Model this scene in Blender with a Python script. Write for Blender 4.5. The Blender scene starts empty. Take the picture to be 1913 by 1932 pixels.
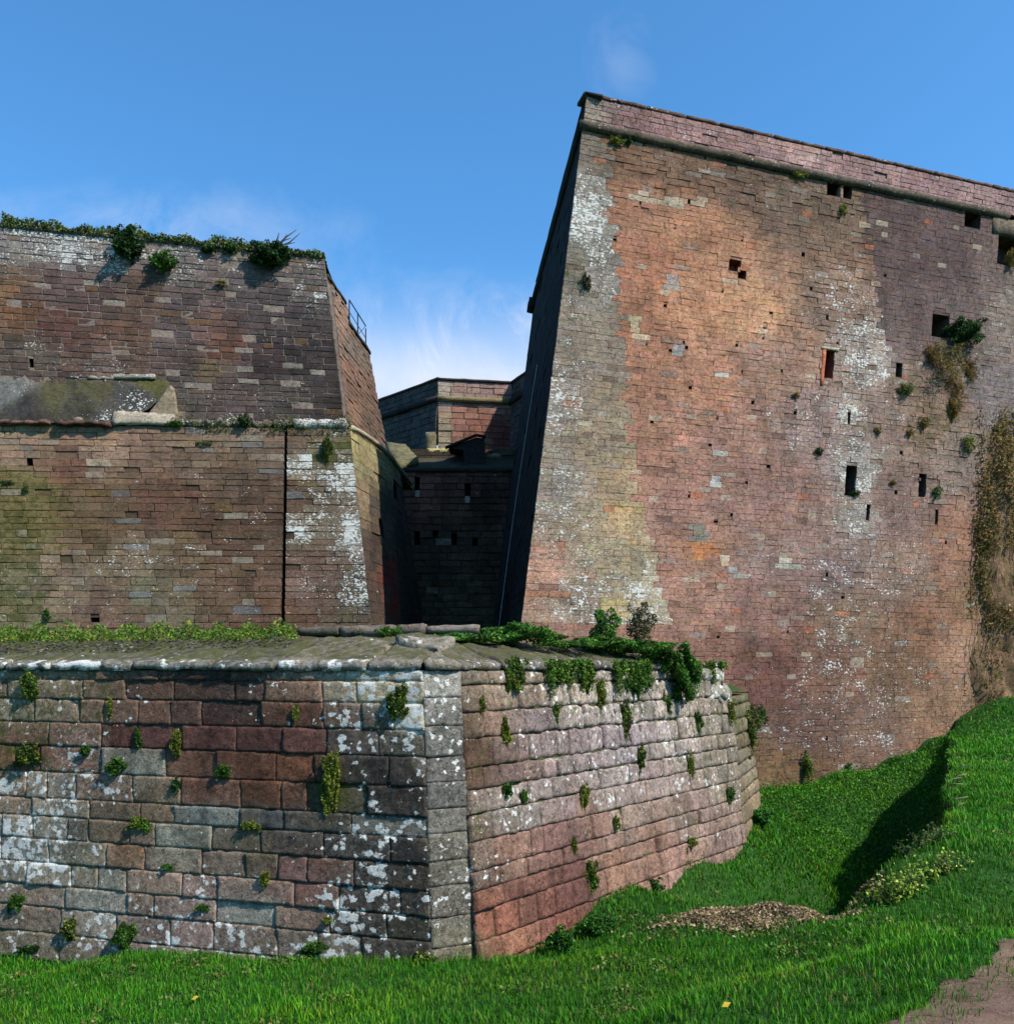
import bpy, math, random
import numpy as np
from mathutils import Vector, Matrix, noise
random.seed(7); np.random.seed(7)
R = random.random
def U(a, b): return a + (b - a) * R()
F = 1610.0; CX = 956.5; HV = 1256.0
def P(u, v, Y): return np.array([(u - CX) * Y / F, Y, (HV - v) * Y / F])
def px(p): return (p[0] / max(p[1], .01) * F + CX, HV - p[2] / max(p[1], .01) * F)
def lin(c):
    return tuple((x / 255 / 12.92) if x / 255 < .04045 else ((x / 255 + .055) / 1.055) ** 2.4 for x in c)
def nz(x, y, z=0.0): return noise.noise(Vector((x, y, z)))

C = bpy.data.collections.new('place'); bpy.context.scene.collection.children.link(C)

# ------------------------------------------------------------------ objects
def tag(o, label=None, cat=None, group=None, kind=None):
    if label: o['label'] = label
    if cat: o['category'] = cat
    if group: o['group'] = group
    if kind: o['kind'] = kind
    return o
def thing(name, label, cat, loc=(0, 0, 0), group=None):
    o = bpy.data.objects.new(name, None); C.objects.link(o); o.location = tuple(float(a) for a in loc)
    o.empty_display_size = .2
    return tag(o, label, cat, group)
def link(name, me, mat, parent=None):
    o = bpy.data.objects.new(name, me); C.objects.link(o)
    if mat: me.materials.append(mat)
    if parent is not None:
        o.parent = parent
        off = Vector((0, 0, 0)); q = parent
        while q is not None: off += q.location; q = q.parent
        o.matrix_parent_inverse = Matrix.Translation(-off)
    return o
def mesh(name, v, f, col=None, mask=None, smooth=False):
    me = bpy.data.meshes.new(name); me.from_pydata([tuple(map(float, a)) for a in v], [], f); 
    if col is not None:
        a = me.attributes.new('Col', 'FLOAT_COLOR', 'POINT')
        c = np.ones((len(v), 4), np.float32); c[:, :3] = np.asarray(col, np.float32); a.data.foreach_set('color', c.ravel())
    if mask is not None:
        a = me.attributes.new('Mask', 'FLOAT_COLOR', 'POINT')
        c = np.ones((len(v), 4), np.float32); c[:, :3] = np.asarray(mask, np.float32); a.data.foreach_set('color', c.ravel())
    if smooth: me.polygons.foreach_set('use_smooth', [True] * len(me.polygons))
    me.update(); return me
def npmesh(name, v, faces_list, col=None, smooth=False):
    """faces_list: list of (n,k) int arrays"""
    me = bpy.data.meshes.new(name); me.vertices.add(len(v)); me.vertices.foreach_set('co', np.asarray(v, np.float32).ravel())
    idx = np.concatenate([f.ravel() for f in faces_list]); tot = np.concatenate([np.full(len(f), f.shape[1]) for f in faces_list])
    st = np.concatenate([[0], np.cumsum(tot)[:-1]])
    me.loops.add(len(idx)); me.loops.foreach_set('vertex_index', idx.astype(np.int32))
    me.polygons.add(len(tot)); me.polygons.foreach_set('loop_start', st.astype(np.int32)); me.polygons.foreach_set('loop_total', tot.astype(np.int32))
    if col is not None:
        a = me.attributes.new('Col', 'FLOAT_COLOR', 'POINT')
        c = np.ones((len(v), 4), np.float32); c[:, :3] = col; a.data.foreach_set('color', c.ravel())
    if smooth: me.polygons.foreach_set('use_smooth', np.ones(len(tot), bool))
    me.update(calc_edges=True); me.validate(); return me

# ------------------------------------------------------------------ materials
class NT:
    def __init__(s, m): s.t = m.node_tree; s.n = s.t.nodes; s.l = s.t.links
    def a(s, typ, **k):
        n = s.n.new(typ)
        for kk, vv in k.items(): setattr(n, kk, vv)
        return n
    def c(s, o, i): s.l.new(o, i)
    def math(s, op, a, b=None, clamp=False):
        n = s.a('ShaderNodeMath', operation=op, use_clamp=clamp)
        for i, x in enumerate((a, b)):
            if x is None: continue
            if isinstance(x, (int, float)): n.inputs[i].default_value = x
            else: s.c(x, n.inputs[i])
        return n.outputs[0]
    def noise(s, vec, scale, detail=4, rough=.6, dist=0):
        n = s.a('ShaderNodeTexNoise'); n.inputs['Scale'].default_value = scale; n.inputs['Detail'].default_value = detail
        n.inputs['Roughness'].default_value = rough; n.inputs['Distortion'].default_value = dist; s.c(vec, n.inputs['Vector']); return n.outputs['Fac']
    def rng(s, x, a, b, c, d, clamp=True):
        n = s.a('ShaderNodeMapRange', clamp=clamp)
        for i, q in enumerate((x, a, b, c, d)):
            if isinstance(q, (int, float)): n.inputs[i].default_value = q
            else: s.c(q, n.inputs[i])
        return n.outputs[0]
    def mix(s, fac, a, b, mode='MIX'):
        n = s.a('ShaderNodeMix', data_type='RGBA', blend_type=mode)
        for i, q in ((0, fac), (6, a), (7, b)):
            if isinstance(q, (int, float)): n.inputs[i].default_value = q
            elif isinstance(q, tuple): n.inputs[i].default_value = (*q[:3], 1)
            else: s.c(q, n.inputs[i])
        return n.outputs[2]
def newmat(name):
    m = bpy.data.materials.new(name); m.use_nodes = True; t = NT(m); b = t.n['Principled BSDF']; b.inputs['Roughness'].default_value = .95
    b.inputs['Specular IOR Level'].default_value = .15
    return m, t, b
def stone_mat(name, s=1.0, lich=5.0, lcol=(.60, .58, .53), mcol=(.075, .075, .018), bump=.6, bdist=.02, stretch=1.0, var=.5, lsharp=14, pits=.66):
    m, t, b = newmat(name)
    g = t.a('ShaderNodeNewGeometry').outputs['Position']
    col = t.a('ShaderNodeAttribute', attribute_name='Col').outputs['Color']
    mk = t.a('ShaderNodeSeparateColor'); t.c(t.a('ShaderNodeAttribute', attribute_name='Mask').outputs['Color'], mk.inputs[0])
    mp = t.a('ShaderNodeMapping'); t.c(g, mp.inputs['Vector']); mp.inputs['Scale'].default_value = (1, 1, stretch); sv = mp.outputs[0]
    big = t.noise(g, .9 * s, 5, .6); mid = t.noise(sv, 7 * s, 5, .75); fine = t.noise(sv, 38 * s, 2, .75)
    v = t.math('MULTIPLY', t.rng(big, .3, .7, 1 - var * .45, 1 + var * .45), t.rng(mid, .3, .7, 1 - var * .7, 1 + var * .7))
    v = t.math('MULTIPLY', v, t.rng(fine, .3, .7, 1 - var * .6, 1 + var * .6))
    vv = t.a('ShaderNodeCombineXYZ'); [t.c(v, vv.inputs[i]) for i in range(3)]
    c = t.mix(1.0, col, vv.outputs[0], 'MULTIPLY')
    tint = t.noise(g, 2.3 * s, 4, .7)
    c = t.mix(t.rng(tint, .35, .7, 0, .55), c, t.mix(1.0, c, (.90, .96, .98), 'MULTIPLY'))
    spk = t.noise(sv, 20 * s, 3, .8)
    c = t.mix(t.rng(spk, .58, .66, 0, .5), c, t.mix(1.0, c, (.3, .3, .32), 'MULTIPLY'))
    c = t.mix(t.math('MULTIPLY', t.rng(spk, .44, .36, 0, .55), t.rng(big, .4, .6, .3, 1)), c, t.mix(.5, c, t.mix(1.0, c, (1.5, 1.55, 1.6), 'MULTIPLY')))
    st = t.noise(sv, 3.1 * s, 5, .75, .4)
    c = t.mix(t.rng(st, .56, .72, 0, .5), c, t.mix(1.0, c, (.45, .45, .45), 'MULTIPLY'))
    wm = t.noise(g, 5.5 * s, 6, .75, .6); c = t.mix(t.rng(wm, .52, .66, 0, .55), c, t.mix(1.0, c, (1.10, .90, .74), 'MULTIPLY'))
    ck = t.a('ShaderNodeTexVoronoi', feature='DISTANCE_TO_EDGE'); ck.inputs['Scale'].default_value = 3.4 * s; cv = t.a('ShaderNodeVectorMath', operation='ADD'); cs_ = t.a('ShaderNodeVectorMath', operation='SCALE'); cs_.inputs['Scale'].default_value = .5 / s
    cn = t.a('ShaderNodeTexNoise'); cn.inputs['Scale'].default_value = 4 * s; cn.inputs['Detail'].default_value = 3; t.c(g, cn.inputs['Vector']); t.c(cn.outputs['Color'], cs_.inputs[0]); t.c(sv, cv.inputs[0]); t.c(cs_.outputs[0], cv.inputs[1]); t.c(cv.outputs[0], ck.inputs['Vector'])
    crk = t.math('MULTIPLY', t.rng(ck.outputs['Distance'], .0, .03, 1, 0), t.rng(st, .42, .55, 0, 1))
    pit = t.rng(t.noise(sv, 11 * s, 3, .5), pits, pits + .04, 0, 1); dk_ = t.math('MAXIMUM', crk, pit)
    c = t.mix(t.math('MULTIPLY', dk_, .6), c, t.mix(1.0, c, (.25, .23, .22), 'MULTIPLY'))
    # vertical run-off streaks
    mp2 = t.a('ShaderNodeMapping'); t.c(g, mp2.inputs['Vector']); mp2.inputs['Scale'].default_value = (2.2 * s, 2.2 * s, .16 * s)
    rn = t.noise(mp2.outputs[0], 1.0, 5, .65)
    c = t.mix(t.rng(rn, .50, .68, 0, .6), c, t.mix(1.0, c, (.58, .60, .58), 'MULTIPLY'))
    # black crust; also deepens the painted shade of the flanks
    bl = t.noise(g, 2.6 * s, 6, .7); bf = t.rng(t.math('ADD', t.rng(bl, .3, .7, 0, 1), mk.outputs[2]), .95, 1.25, 0, .9)
    c = t.mix(bf, c, (.022, .021, .02))
    # moss
    mo = t.noise(g, 4.0 * s, 6, .75); mf = t.rng(t.math('ADD', t.rng(mo, .3, .7, 0, 1), t.math('MULTIPLY', mk.outputs[1], 1.25)), .86, 1.12, 0, .8)
    c = t.mix(mf, c, t.mix(t.rng(fine, .4, .6, 0, 1), mcol, tuple(q * .45 for q in mcol)))
    # lichen
    vo = t.a('ShaderNodeTexVoronoi', feature='SMOOTH_F1'); vo.inputs['Scale'].default_value = lich * 1.5; vo.inputs['Randomness'].default_value = 1
    wv = t.a('ShaderNodeVectorMath', operation='ADD'); nv = t.a('ShaderNodeTexNoise'); nv.inputs['Scale'].default_value = lich * 3; nv.inputs['Detail'].default_value = 2; t.c(g, nv.inputs['Vector'])
    sv2 = t.a('ShaderNodeVectorMath', operation='SCALE'); sv2.inputs['Scale'].default_value = .55 / lich; t.c(nv.outputs['Color'], sv2.inputs[0]); t.c(sv, wv.inputs[0]); t.c(sv2.outputs[0], wv.inputs[1]); t.c(wv.outputs[0], vo.inputs['Vector'])
    vb = t.rng(vo.outputs['Distance'], .1, .62, 1.0, 0)
    ln = t.math('ADD', t.math('MULTIPLY', vb, .46), t.math('ADD', t.math('MULTIPLY', t.rng(t.noise(g, lich * .3, 4, .65), .3, .7, 0, 1), .42), t.math('MULTIPLY', t.rng(t.noise(sv, lich * 4, 4, .7), .3, .7, 0, 1), .22)))
    lf = t.math('MULTIPLY', t.math('SUBTRACT', t.math('ADD', ln, mk.outputs[0]), 1.0), lsharp, True)
    l2 = t.math('ADD', t.math('MULTIPLY', t.rng(t.noise(sv, lich * 3.2, 4, .8), .3, .7, 0, 1), .8), t.math('MULTIPLY', mk.outputs[0], .9))
    c = t.mix(t.math('MULTIPLY', t.rng(l2, .72, .98, 0, .34), t.rng(mk.outputs[2], .1, .4, 1, .25)), c, tuple(q * .66 for q in lcol))
    lc = t.mix(t.rng(fine, .35, .6, 0, 1), tuple(q * .62 for q in lcol), lcol)
    c = t.mix(t.math('MULTIPLY', lf, .92), c, lc)
    t.c(c, b.inputs['Base Color'])
    hgt = t.math('ADD', t.math('ADD', t.math('MULTIPLY', mid, 1.0), t.math('MULTIPLY', fine, .45)), t.math('SUBTRACT', t.math('MULTIPLY', lf, .12), t.math('MULTIPLY', dk_, .8)))
    bp = t.a('ShaderNodeBump'); bp.inputs['Strength'].default_value = bump; bp.inputs['Distance'].default_value = bdist
    t.c(hgt, bp.inputs['Height']); t.c(bp.outputs[0], b.inputs['Normal'])
    return m
def leaf_mat(name, tr=.3):
    m, t, b = newmat(name); a = t.a('ShaderNodeAttribute', attribute_name='Col').outputs['Color']
    t.c(a, b.inputs['Base Color']); b.inputs['Roughness'].default_value = .6; b.inputs['Specular IOR Level'].default_value = .2
    tl = t.a('ShaderNodeBsdfTranslucent'); t.c(a, tl.inputs[0]); mx = t.a('ShaderNodeMixShader'); mx.inputs[0].default_value = tr
    t.c(b.outputs[0], mx.inputs[1]); t.c(tl.outputs[0], mx.inputs[2]); t.c(mx.outputs[0], t.n['Material Output'].inputs[0]); return m
def flat_mat(name, col, rough=.8, metal=0):
    m, t, b = newmat(name); g = t.a('ShaderNodeNewGeometry').outputs['Position']; n = t.noise(g, 14, 5, .7)
    t.c(t.mix(t.rng(n, .3, .7, 0, 1), tuple(q * .6 for q in col), tuple(min(1, q * 1.3) for q in col)), b.inputs['Base Color'])
    b.inputs['Roughness'].default_value = rough; b.inputs['Metallic'].default_value = metal; return m
M_TALL = stone_mat('tall_stone', 1.0, 7.0, bump=.8, bdist=.03, stretch=1.6, var=.62, pits=.63)
M_LEFT = stone_mat('left_stone', 1.0, 7.5, bump=.9, bdist=.03, stretch=1.8, var=.45)
M_NEAR = stone_mat('near_stone', 2.2, 7.5, bump=1.0, bdist=.014, stretch=1.1, var=.75, lsharp=16)
M_SLAB = stone_mat('slab_stone', 1.6, 6.0, bump=.8, bdist=.012, var=.5)
M_DARK = stone_mat('gorge_stone', .8, 3.0, bump=.8, bdist=.03, stretch=1.6, var=.6)
M_LEAF = leaf_mat('leaves'); M_GRASS = leaf_mat('grass_blades', .25)
M_TWIG = flat_mat('twig', (.05, .04, .03)); M_IRON = flat_mat('iron', (.03, .03, .035), .6, .6); M_CABLE = flat_mat('cable', (.5, .5, .52), .5)

# ------------------------------------------------------------------ wall faces
WARP = .0118
class Face:
    warp = None
    def __init__(s, p0, d, w):
        s.p0 = np.array(p0, float); d = np.array([d[0], d[1], 0.]); s.d = d / np.linalg.norm(d); s.w = np.array([w[0], w[1], 1.])
        n = np.cross(s.d, s.w); n /= np.linalg.norm(n)
        if np.dot(n, -s.p0) < 0: n = -n
        s.n = n; s.flip = np.dot(np.cross(s.d, s.w), s.n) < 0
    def pos(s, a, h, o=0.):
        if s.warp is not None: h = s.warp + (h - s.warp) * (1 + WARP * max(a, 0))
        return s.p0 + s.d * a + s.w * h + s.n * o
    def inv(s, u, v):
        r = np.array([(u - CX) / F, 1, (HV - v) / F])
        t, a, h = np.linalg.solve(np.column_stack([r, -s.d, -s.w]), s.p0)
        if s.warp is not None: h = s.warp + (h - s.warp) / (1 + WARP * max(a, 0))
        return a, h
    def at(s, u, v, o=0.): a, h = s.inv(u, v); return s.pos(a, h, o)

def painter(ctrl, K, rad=90, zone=None, patches=(), desat=.04, tn=(1.0, 1.0, 1.0), mg=1.0):
    """colour map of a wall's stones, given where they lie on it: rows (u,v,(rgb),lichen,moss,black[,radius])"""
    A = np.array([[c[0], c[1]] for c in ctrl], float); col = np.array([[x / K for x in lin(c[2])] for c in ctrl]); mk = np.array([[c[3], c[4], c[5]] for c in ctrl], float)
    rd = np.array([c[6] if len(c) > 6 else rad for c in ctrl], float); Z = np.array([zone(a, b) for a, b in A]) if zone else None
    def f(p):
        u0, v0 = px(p); u = u0 + 16 * nz(p[0] * .9, p[2] * .9, 3.1 + p[1] * .1); v = v0 + 16 * nz(p[0] * .9, p[2] * .9, 9.7)
        d2 = ((A[:, 0] - u) ** 2 + (A[:, 1] - v) ** 2) / rd ** 2
        w = 1 / (d2 + .04) ** 2.3
        if zone: w = w * np.where(Z == zone(u0 + U(-5, 5), v0), 1, 1e-5)
        w /= w.sum(); c = w @ col; m = w @ mk; c = c * (1 - desat) + desat * c.mean() * np.array([1.06, 1.0, .92]); c = c * np.array(tn); m = m * np.array([1, mg, 1])
        for (a, b, a2, b2, pc) in patches:
            if a < u0 < a2 and b < v0 < b2: c = np.array(lin(pc)) / K; m = m * .4
        return c, m
    return f
def quad(f, a, b, c, d, flip): f.append((a, b, c, d) if not flip else (d, c, b, a))

def ev(x, h): return x(h) if callable(x) else x
def masonry(name, face, s0, s1, hb, ht, course, width, paint, mat, parent, gap=.012, bevel=.012, depth=.1, core=.1, jit=.006, proud=.02,
            holes=(), top=None, mortar=None, colj=.18, fine=None, odd=None, drop=0.0, rubble=None, clip=None, bround=None, K=1.0, rough=None):
    """s0,s1: functions of h. holes: (sa,sb,ha,hb,depth)"""
    V = []; Fc = []; CO = []; MK = []
    fl = face.flip
    def addv(s, h, o, c, m): V.append(face.pos(s, h, o)); CO.append(c); MK.append(m); return len(V) - 1
    h = hb; row = 0
    while h < ht - .03:
        ch = U(*course) * (1.0 if rubble is None else rubble(face.pos((s0(h) + s1(h)) / 2, h))) ; h2 = min(h + ch, ht)
        if ht - h2 < course[0] * .5: h2 = ht
        hm = (h + h2) / 2; iv = [(s0(hm), s1(hm))]
        for (a, b, ha, hb_, dp) in holes:
            a = ev(a, hm); b = ev(b, hm)
            ov = min(h2, hb_) - max(h, ha)
            if ov > .5 * (h2 - h) or (ov > .55 * (hb_ - ha) and hb_ - ha < .2) or (b - a > .35 and ov > .3 * (h2 - h)):
                ni = []
                for (x, y) in iv:
                    if b <= x or a >= y: ni.append((x, y)); continue
                    if a > x: ni.append((x, a))
                    if b < y: ni.append((b, y))
                iv = ni
        for (x, y) in iv:
            s = x
            while s < y - .01:
                wd = U(*width); s2 = s + wd
                if y - s2 < width[0] * .7: s2 = y
                sm = (s + s2) / 2; cp = face.pos(sm, hm)
                if (top and hm > top(sm)) or (clip and clip(sm, hm)) or R() < drop: s = s2; continue
                c, m = paint(cp)
                k = 1 + U(-colj, colj); tint = np.array([1 + U(-.07, .07), 1, 1 + U(-.08, .08)])
                c = c * k * tint
                if odd:
                    for (pr, oc) in odd:
                        if R() < pr: c = .45 * c + .55 * np.array(lin(oc)) / K * U(.75, 1.0); break
                m = np.clip(m + np.array([U(-.06, .06), U(-.08, .08), U(-.10, .10)]) * (m > .02), 0, 1)
                pr = U(0, proud) - (proud if R() < .08 else 0)
                g = gap * U(.5, 1.5)
                if fine:
                    nx = max(2, int((s2 - s) / fine)); ny = max(2, int((h2 - h) / fine)); base = len(V)
                    rx = s2 - s; ry = h2 - h; sd = U(0, 100)
                    tl = U(-.012, .012); tl2 = U(-.012, .012); bv = bevel * (bround(sm, hm) if bround else U(.35, 1.3))
                    for j in range(-1, ny + 2):
                        for i in range(-1, nx + 2):
                            fi = min(max(i / nx, 0), 1); fj = min(max(j / ny, 0), 1)
                            gx_ = g * .5; ss = s + gx_ + (rx - 2 * gx_) * fi; hh = h + g + (ry - 2 * g) * fj
                            ex = min(fi, 1 - fi) * rx; ey = min(fj, 1 - fj) * ry; e = min(ex * 1.7 + .004, ey)
                            o = pr + tl * (fi - .5) + tl2 * (fj - .5)
                            if i < 0 or j < 0 or i > nx or j > ny: o = -depth
                            else:
                                rr = .016 + .010 * nz(ss * 3, hh * 3, sd); q = max(0, 1 - e / rr); cq = max(0, 1 - math.hypot(ex, ey) / .05)
                                o += -bv * (q * q) * (1 + 1.6 * nz(ss * 9, hh * 9, sd)) - bv * .6 * cq + .010 * nz(ss * 4, hh * 4, sd) + .006 * nz(ss * 15, hh * 15, sd) - .02 * max(0, nz(ss * 6, hh * 6, sd + 3) - .35)
                            wr = .008 * (1 + 2.2 * (bv / bevel if bround else 0)); ss += wr * nz(ss * 7, hh * 7, sd + 5); hh += wr * nz(ss * 7, hh * 7, sd + 9)
                            pc_, pm_ = paint(face.pos(ss, hh)); addv(ss, hh, o, c * .62 + pc_ * .38 * k, pm_ * .8 + m * .2)
                    W = nx + 3
                    for j in range(ny + 2):
                        for i in range(nx + 2):
                            a = base + j * W + i; quad(Fc, a, a + 1, a + W + 1, a + W, fl)
                else:
                    q_ = rough(cp) if rough else .3; jj = lambda: U(-jit, jit) * (.4 + q_); bw = bevel * (.5 + q_); pr = pr * (.4 + 2.2 * q_) - (U(0, .05) if R() < .25 * q_ else 0)
                    cs = [(s + g, h + g), (s2 - g, h + g), (s2 - g, h2 - g), (s + g, h2 - g)]
                    cs = [(a + jj(), b + jj()) for a, b in cs]
                    base = len(V); mx = sum(a for a, b in cs) / 4; my = sum(b for a, b in cs) / 4
                    for a, b in cs: addv(a, b, -depth, c, m)
                    for a, b in cs: addv(a, b, pr - bevel * (.25 + .5 * q_), c, m)
                    for a, b in cs: addv(a + (bw if a < mx else -bw), b + (bw if b < my else -bw), pr + U(-.006, .006), c, m)
                    for k2 in range(4):
                        n2 = (k2 + 1) % 4
                        quad(Fc, base + k2, base + n2, base + 4 + n2, base + 4 + k2, fl); quad(Fc, base + 4 + k2, base + 4 + n2, base + 8 + n2, base + 8 + k2, fl)
                    quad(Fc, base + 8, base + 9, base + 10, base + 11, fl)
                s = s2
        h = h2; row += 1
    o = link(name, mesh(name, V, Fc, CO, MK, smooth=bool(fine)), mat, parent)
    # backing (mortar bed) with openings
    V2 = []; F2 = []; C2 = []; M2 = []
    hs = sorted({hb, ht} | {x for q in holes for x in (q[2], q[3]) if hb < x < ht}); 
    fin = []
    for a, b in zip(hs, hs[1:]):
        n = max(1, int((b - a) / 1.2)); fin += [(a + (b - a) * i / n, a + (b - a) * (i + 1) / n) for i in range(n)]
    for ha, h2 in fin:
        bl = [(s0, s0)]; hm = (ha + h2) / 2
        segs = [['L', None]]; hl = sorted([q for q in holes if q[2] < hm < q[3]], key=lambda q: ev(q[0], hm))
        edges = []; cur = None
        xs = [lambda h: s0(h)]
        for q in hl: xs += [(lambda h, z=q[0]: ev(z, h)), (lambda h, z=q[1]: ev(z, h))]
        xs += [lambda h: s1(h)]
        for i in range(0, len(xs), 2):
            A, B = xs[i], xs[i + 1]
            n = max(1, int((B(hm) - A(hm)) / 1.5))
            for k in range(n):
                f0, f1 = k / n, (k + 1) / n; q = []
                for (f_, hh) in ((f0, ha), (f1, ha), (f1, h2), (f0, h2)):
                    ss = A(hh) + (B(hh) - A(hh)) * f_
                    if top: hh = min(hh, top(ss))
                    p = face.pos(ss, hh, -core); V2.append(p); c, m = paint(p)
                    C2.append((mortar(p, c) if callable(mortar) else np.array(mortar)) if mortar is not None else c * .62); M2.append(m * .5); q.append(len(V2) - 1)
                quad(F2, *q, fl)
    ob = link('mortar_bed', mesh('mortar_bed', V2, F2, C2, M2), mat, parent)
    return o
def recess(name, face, hole, mat, parent, col=(.08, .05, .045), lining=None, label=None, core=.1):
    a, b, ha, hb, dp = hole; V = []
    for o in (-.015, -dp):
        for (s, h) in ((ev(a, ha), ha), (ev(b, ha), ha), (ev(b, hb), hb), (ev(a, hb), hb)): V.append(face.pos(s, h, o))
    Fc = []
    for k in range(4):
        n = (k + 1) % 4; quad(Fc, k, n, 4 + n, 4 + k, not face.flip)
    quad(Fc, 4, 5, 6, 7, face.flip)
    cc = [col] * 8
    o = link(name, mesh(name, V, Fc, cc, [(0, 0, 0)] * 8), mat, parent)
    if label: o['label'] = label
    return o
def box_pts(face, s0, s1, h0, h1, o0, o1):
    return [face.pos(s, h, o) for o in (o0, o1) for (s, h) in ((s0, h0), (s1, h0), (s1, h1), (s0, h1))]
BF = [(0, 1, 2, 3), (4, 7, 6, 5), (0, 4, 5, 1), (1, 5, 6, 2), (2, 6, 7, 3), (3, 7, 4, 0)]
def rough_box(name, P8, mat, parent, col, mask=(0, 0, 0), n=6, amp=.02, seed=0, label=None):
    """box through 8 points (0-3 one face, 4-7 the opposite), each side subdivided and worn"""
    P8 = [np.array(p, float) for p in P8]; V = {}; VL = []; Fc = []; cen = sum(P8) / 8
    L = [np.linalg.norm(P8[1] - P8[0]), np.linalg.norm(P8[3] - P8[0]), np.linalg.norm(P8[4] - P8[0])]
    N = [max(1, min(40, int(round(l / (max(L) / n))))) for l in L]
    def tri(a, b, c):
        lo = (P8[0] * (1 - a) * (1 - b) + P8[1] * a * (1 - b) + P8[2] * a * b + P8[3] * (1 - a) * b)
        hi = (P8[4] * (1 - a) * (1 - b) + P8[5] * a * (1 - b) + P8[6] * a * b + P8[7] * (1 - a) * b)
        return lo * (1 - c) + hi * c
    def vid(i, j, k):
        if (i, j, k) not in V:
            p = tri(i / N[0], j / N[1], k / N[2]); ed = sum((i in (0, N[0]), j in (0, N[1]), k in (0, N[2])))
            q = p + amp * np.array([nz(*(p * 4 + seed)), nz(*(p * 4 + 7 + seed)), nz(*(p * 4 + 13 + seed))]) + amp * .5 * np.array([nz(*(p * 13 + seed)), nz(*(p * 13 + 7)), nz(*(p * 13 + 3))])
            if ed >= 2: dv = cen - p; dv /= np.linalg.norm(dv) + 1e-6; q += dv * amp * (.5 if ed == 2 else .9)
            V[(i, j, k)] = len(VL); VL.append(q)
        return V[(i, j, k)]
    for i in range(N[0]):
        for j in range(N[1]):
            Fc.append((vid(i, j, 0), vid(i, j + 1, 0), vid(i + 1, j + 1, 0), vid(i + 1, j, 0))); Fc.append((vid(i, j, N[2]), vid(i + 1, j, N[2]), vid(i + 1, j + 1, N[2]), vid(i, j + 1, N[2])))
    for i in range(N[0]):
        for k in range(N[2]):
            Fc.append((vid(i, 0, k), vid(i + 1, 0, k), vid(i + 1, 0, k + 1), vid(i, 0, k + 1))); Fc.append((vid(i, N[1], k), vid(i, N[1], k + 1), vid(i + 1, N[1], k + 1), vid(i + 1, N[1], k)))
    for j in range(N[1]):
        for k in range(N[2]):
            Fc.append((vid(0, j, k), vid(0, j, k + 1), vid(0, j + 1, k + 1), vid(0, j + 1, k))); Fc.append((vid(N[0], j, k), vid(N[0], j + 1, k), vid(N[0], j + 1, k + 1), vid(N[0], j, k + 1)))
    o = link(name, mesh(name, VL, Fc, [col(q) for q in VL] if callable(col) else [col] * len(VL), [mask(q) for q in VL] if callable(mask) else [mask] * len(VL), smooth=n > 3), mat, parent)
    if label: o['label'] = label
    return o
def poly_part(name, pts, mat, parent, col=(.1, .1, .1), mask=(0, 0, 0)):
    return link(name, mesh(name, pts, [tuple(range(len(pts)))], [col] * len(pts), [mask] * len(pts)), mat, parent)
def tube(name, path, rad, mat, parent=None, seg=6, col=None, mask=(0, 0, 0)):
    path = [np.array(p, float) for p in path]; V = []; Fc = []
    for i, p in enumerate(path):
        t = path[min(i + 1, len(path) - 1)] - path[max(i - 1, 0)]; t /= np.linalg.norm(t) + 1e-9
        a = np.cross(t, (0, 0, 1.)); 
        if np.linalg.norm(a) < .1: a = np.cross(t, (0, 1., 0))
        a /= np.linalg.norm(a); b = np.cross(a, t); r = rad[i] if isinstance(rad, (list, tuple)) else rad
        for k in range(seg): q = 2 * math.pi * k / seg; V.append(p + r * (a * math.cos(q) + b * math.sin(q)))
        if i:
            for k in range(seg): n = (k + 1) % seg; Fc.append(((i - 1) * seg + k, (i - 1) * seg + n, i * seg + n, i * seg + k))
    Fc.append(tuple(range(seg))[::-1]); Fc.append(tuple(range((len(path) - 1) * seg, len(path) * seg)))
    c = [col] * len(V) if col is not None else None; return link(name, mesh(name, V, Fc, c, [mask] * len(V) if c else None, smooth=True), mat, parent)

# ------------------------------------------------------------------ ground
GP = [(-14, 12, -3.4), (-8, 10.2, -3.38), (-5.5, 9.7, -3.3), (-3, 9.1, -3.05), (-.7, 8.3, -2.88), (.245, 9.05, -3.06), (1.63, 10.8, -2.76), (2.6, 12.1, -2.6), (3.66, 13.3, -2.42), (4.4, 14.8, -2.35),
      (-5, 7, -3.15), (-2.5, 6.6, -2.95), (0, 6.6, -2.78), (1.0, 7.6, -2.8), (1.86, 5.5, -2.28), (2.41, 4.6, -1.95), (3.4, 5.8, -1.98), (0, 0, -1.65), (0, 3, -2.1), (-4, 3, -2.7), (3, 2, -1.65), (5, 5, -1.85),
      (2.8, 9.3, -2.74), (3.0, 8.6, -2.6), (2.3, 8.2, -2.68), (3.4, 8.0, -2.4), (5, 16, -3.5), (4.2, 12.3, -3.3), (3.6, 10.8, -3.05), (5.2, 17.5, -3.7), (7, 21, -4.15), (8.2, 26.5, -3.8), (11.4, 27.6, -3.45), (12.6, 28, -2.95), (14.5, 28.7, -2.4),
      (0, 22, -4.6), (-8, 22, -4.6), (0, 30, -4.8), (-3, 40, -5), (2, 16, -4.3), (-6, 14, -4.2), (17, 30, -1.5), (24, 30, -1.2)]
GA = np.array(GP)
BANK = np.array([(3.2, 8.45), (3.75, 8.95), (4.6, 9.7), (5.5, 10.9), (8.2, 16), (10.3, 20), (12.4, 24), (14.9, 28.6)])
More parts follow.
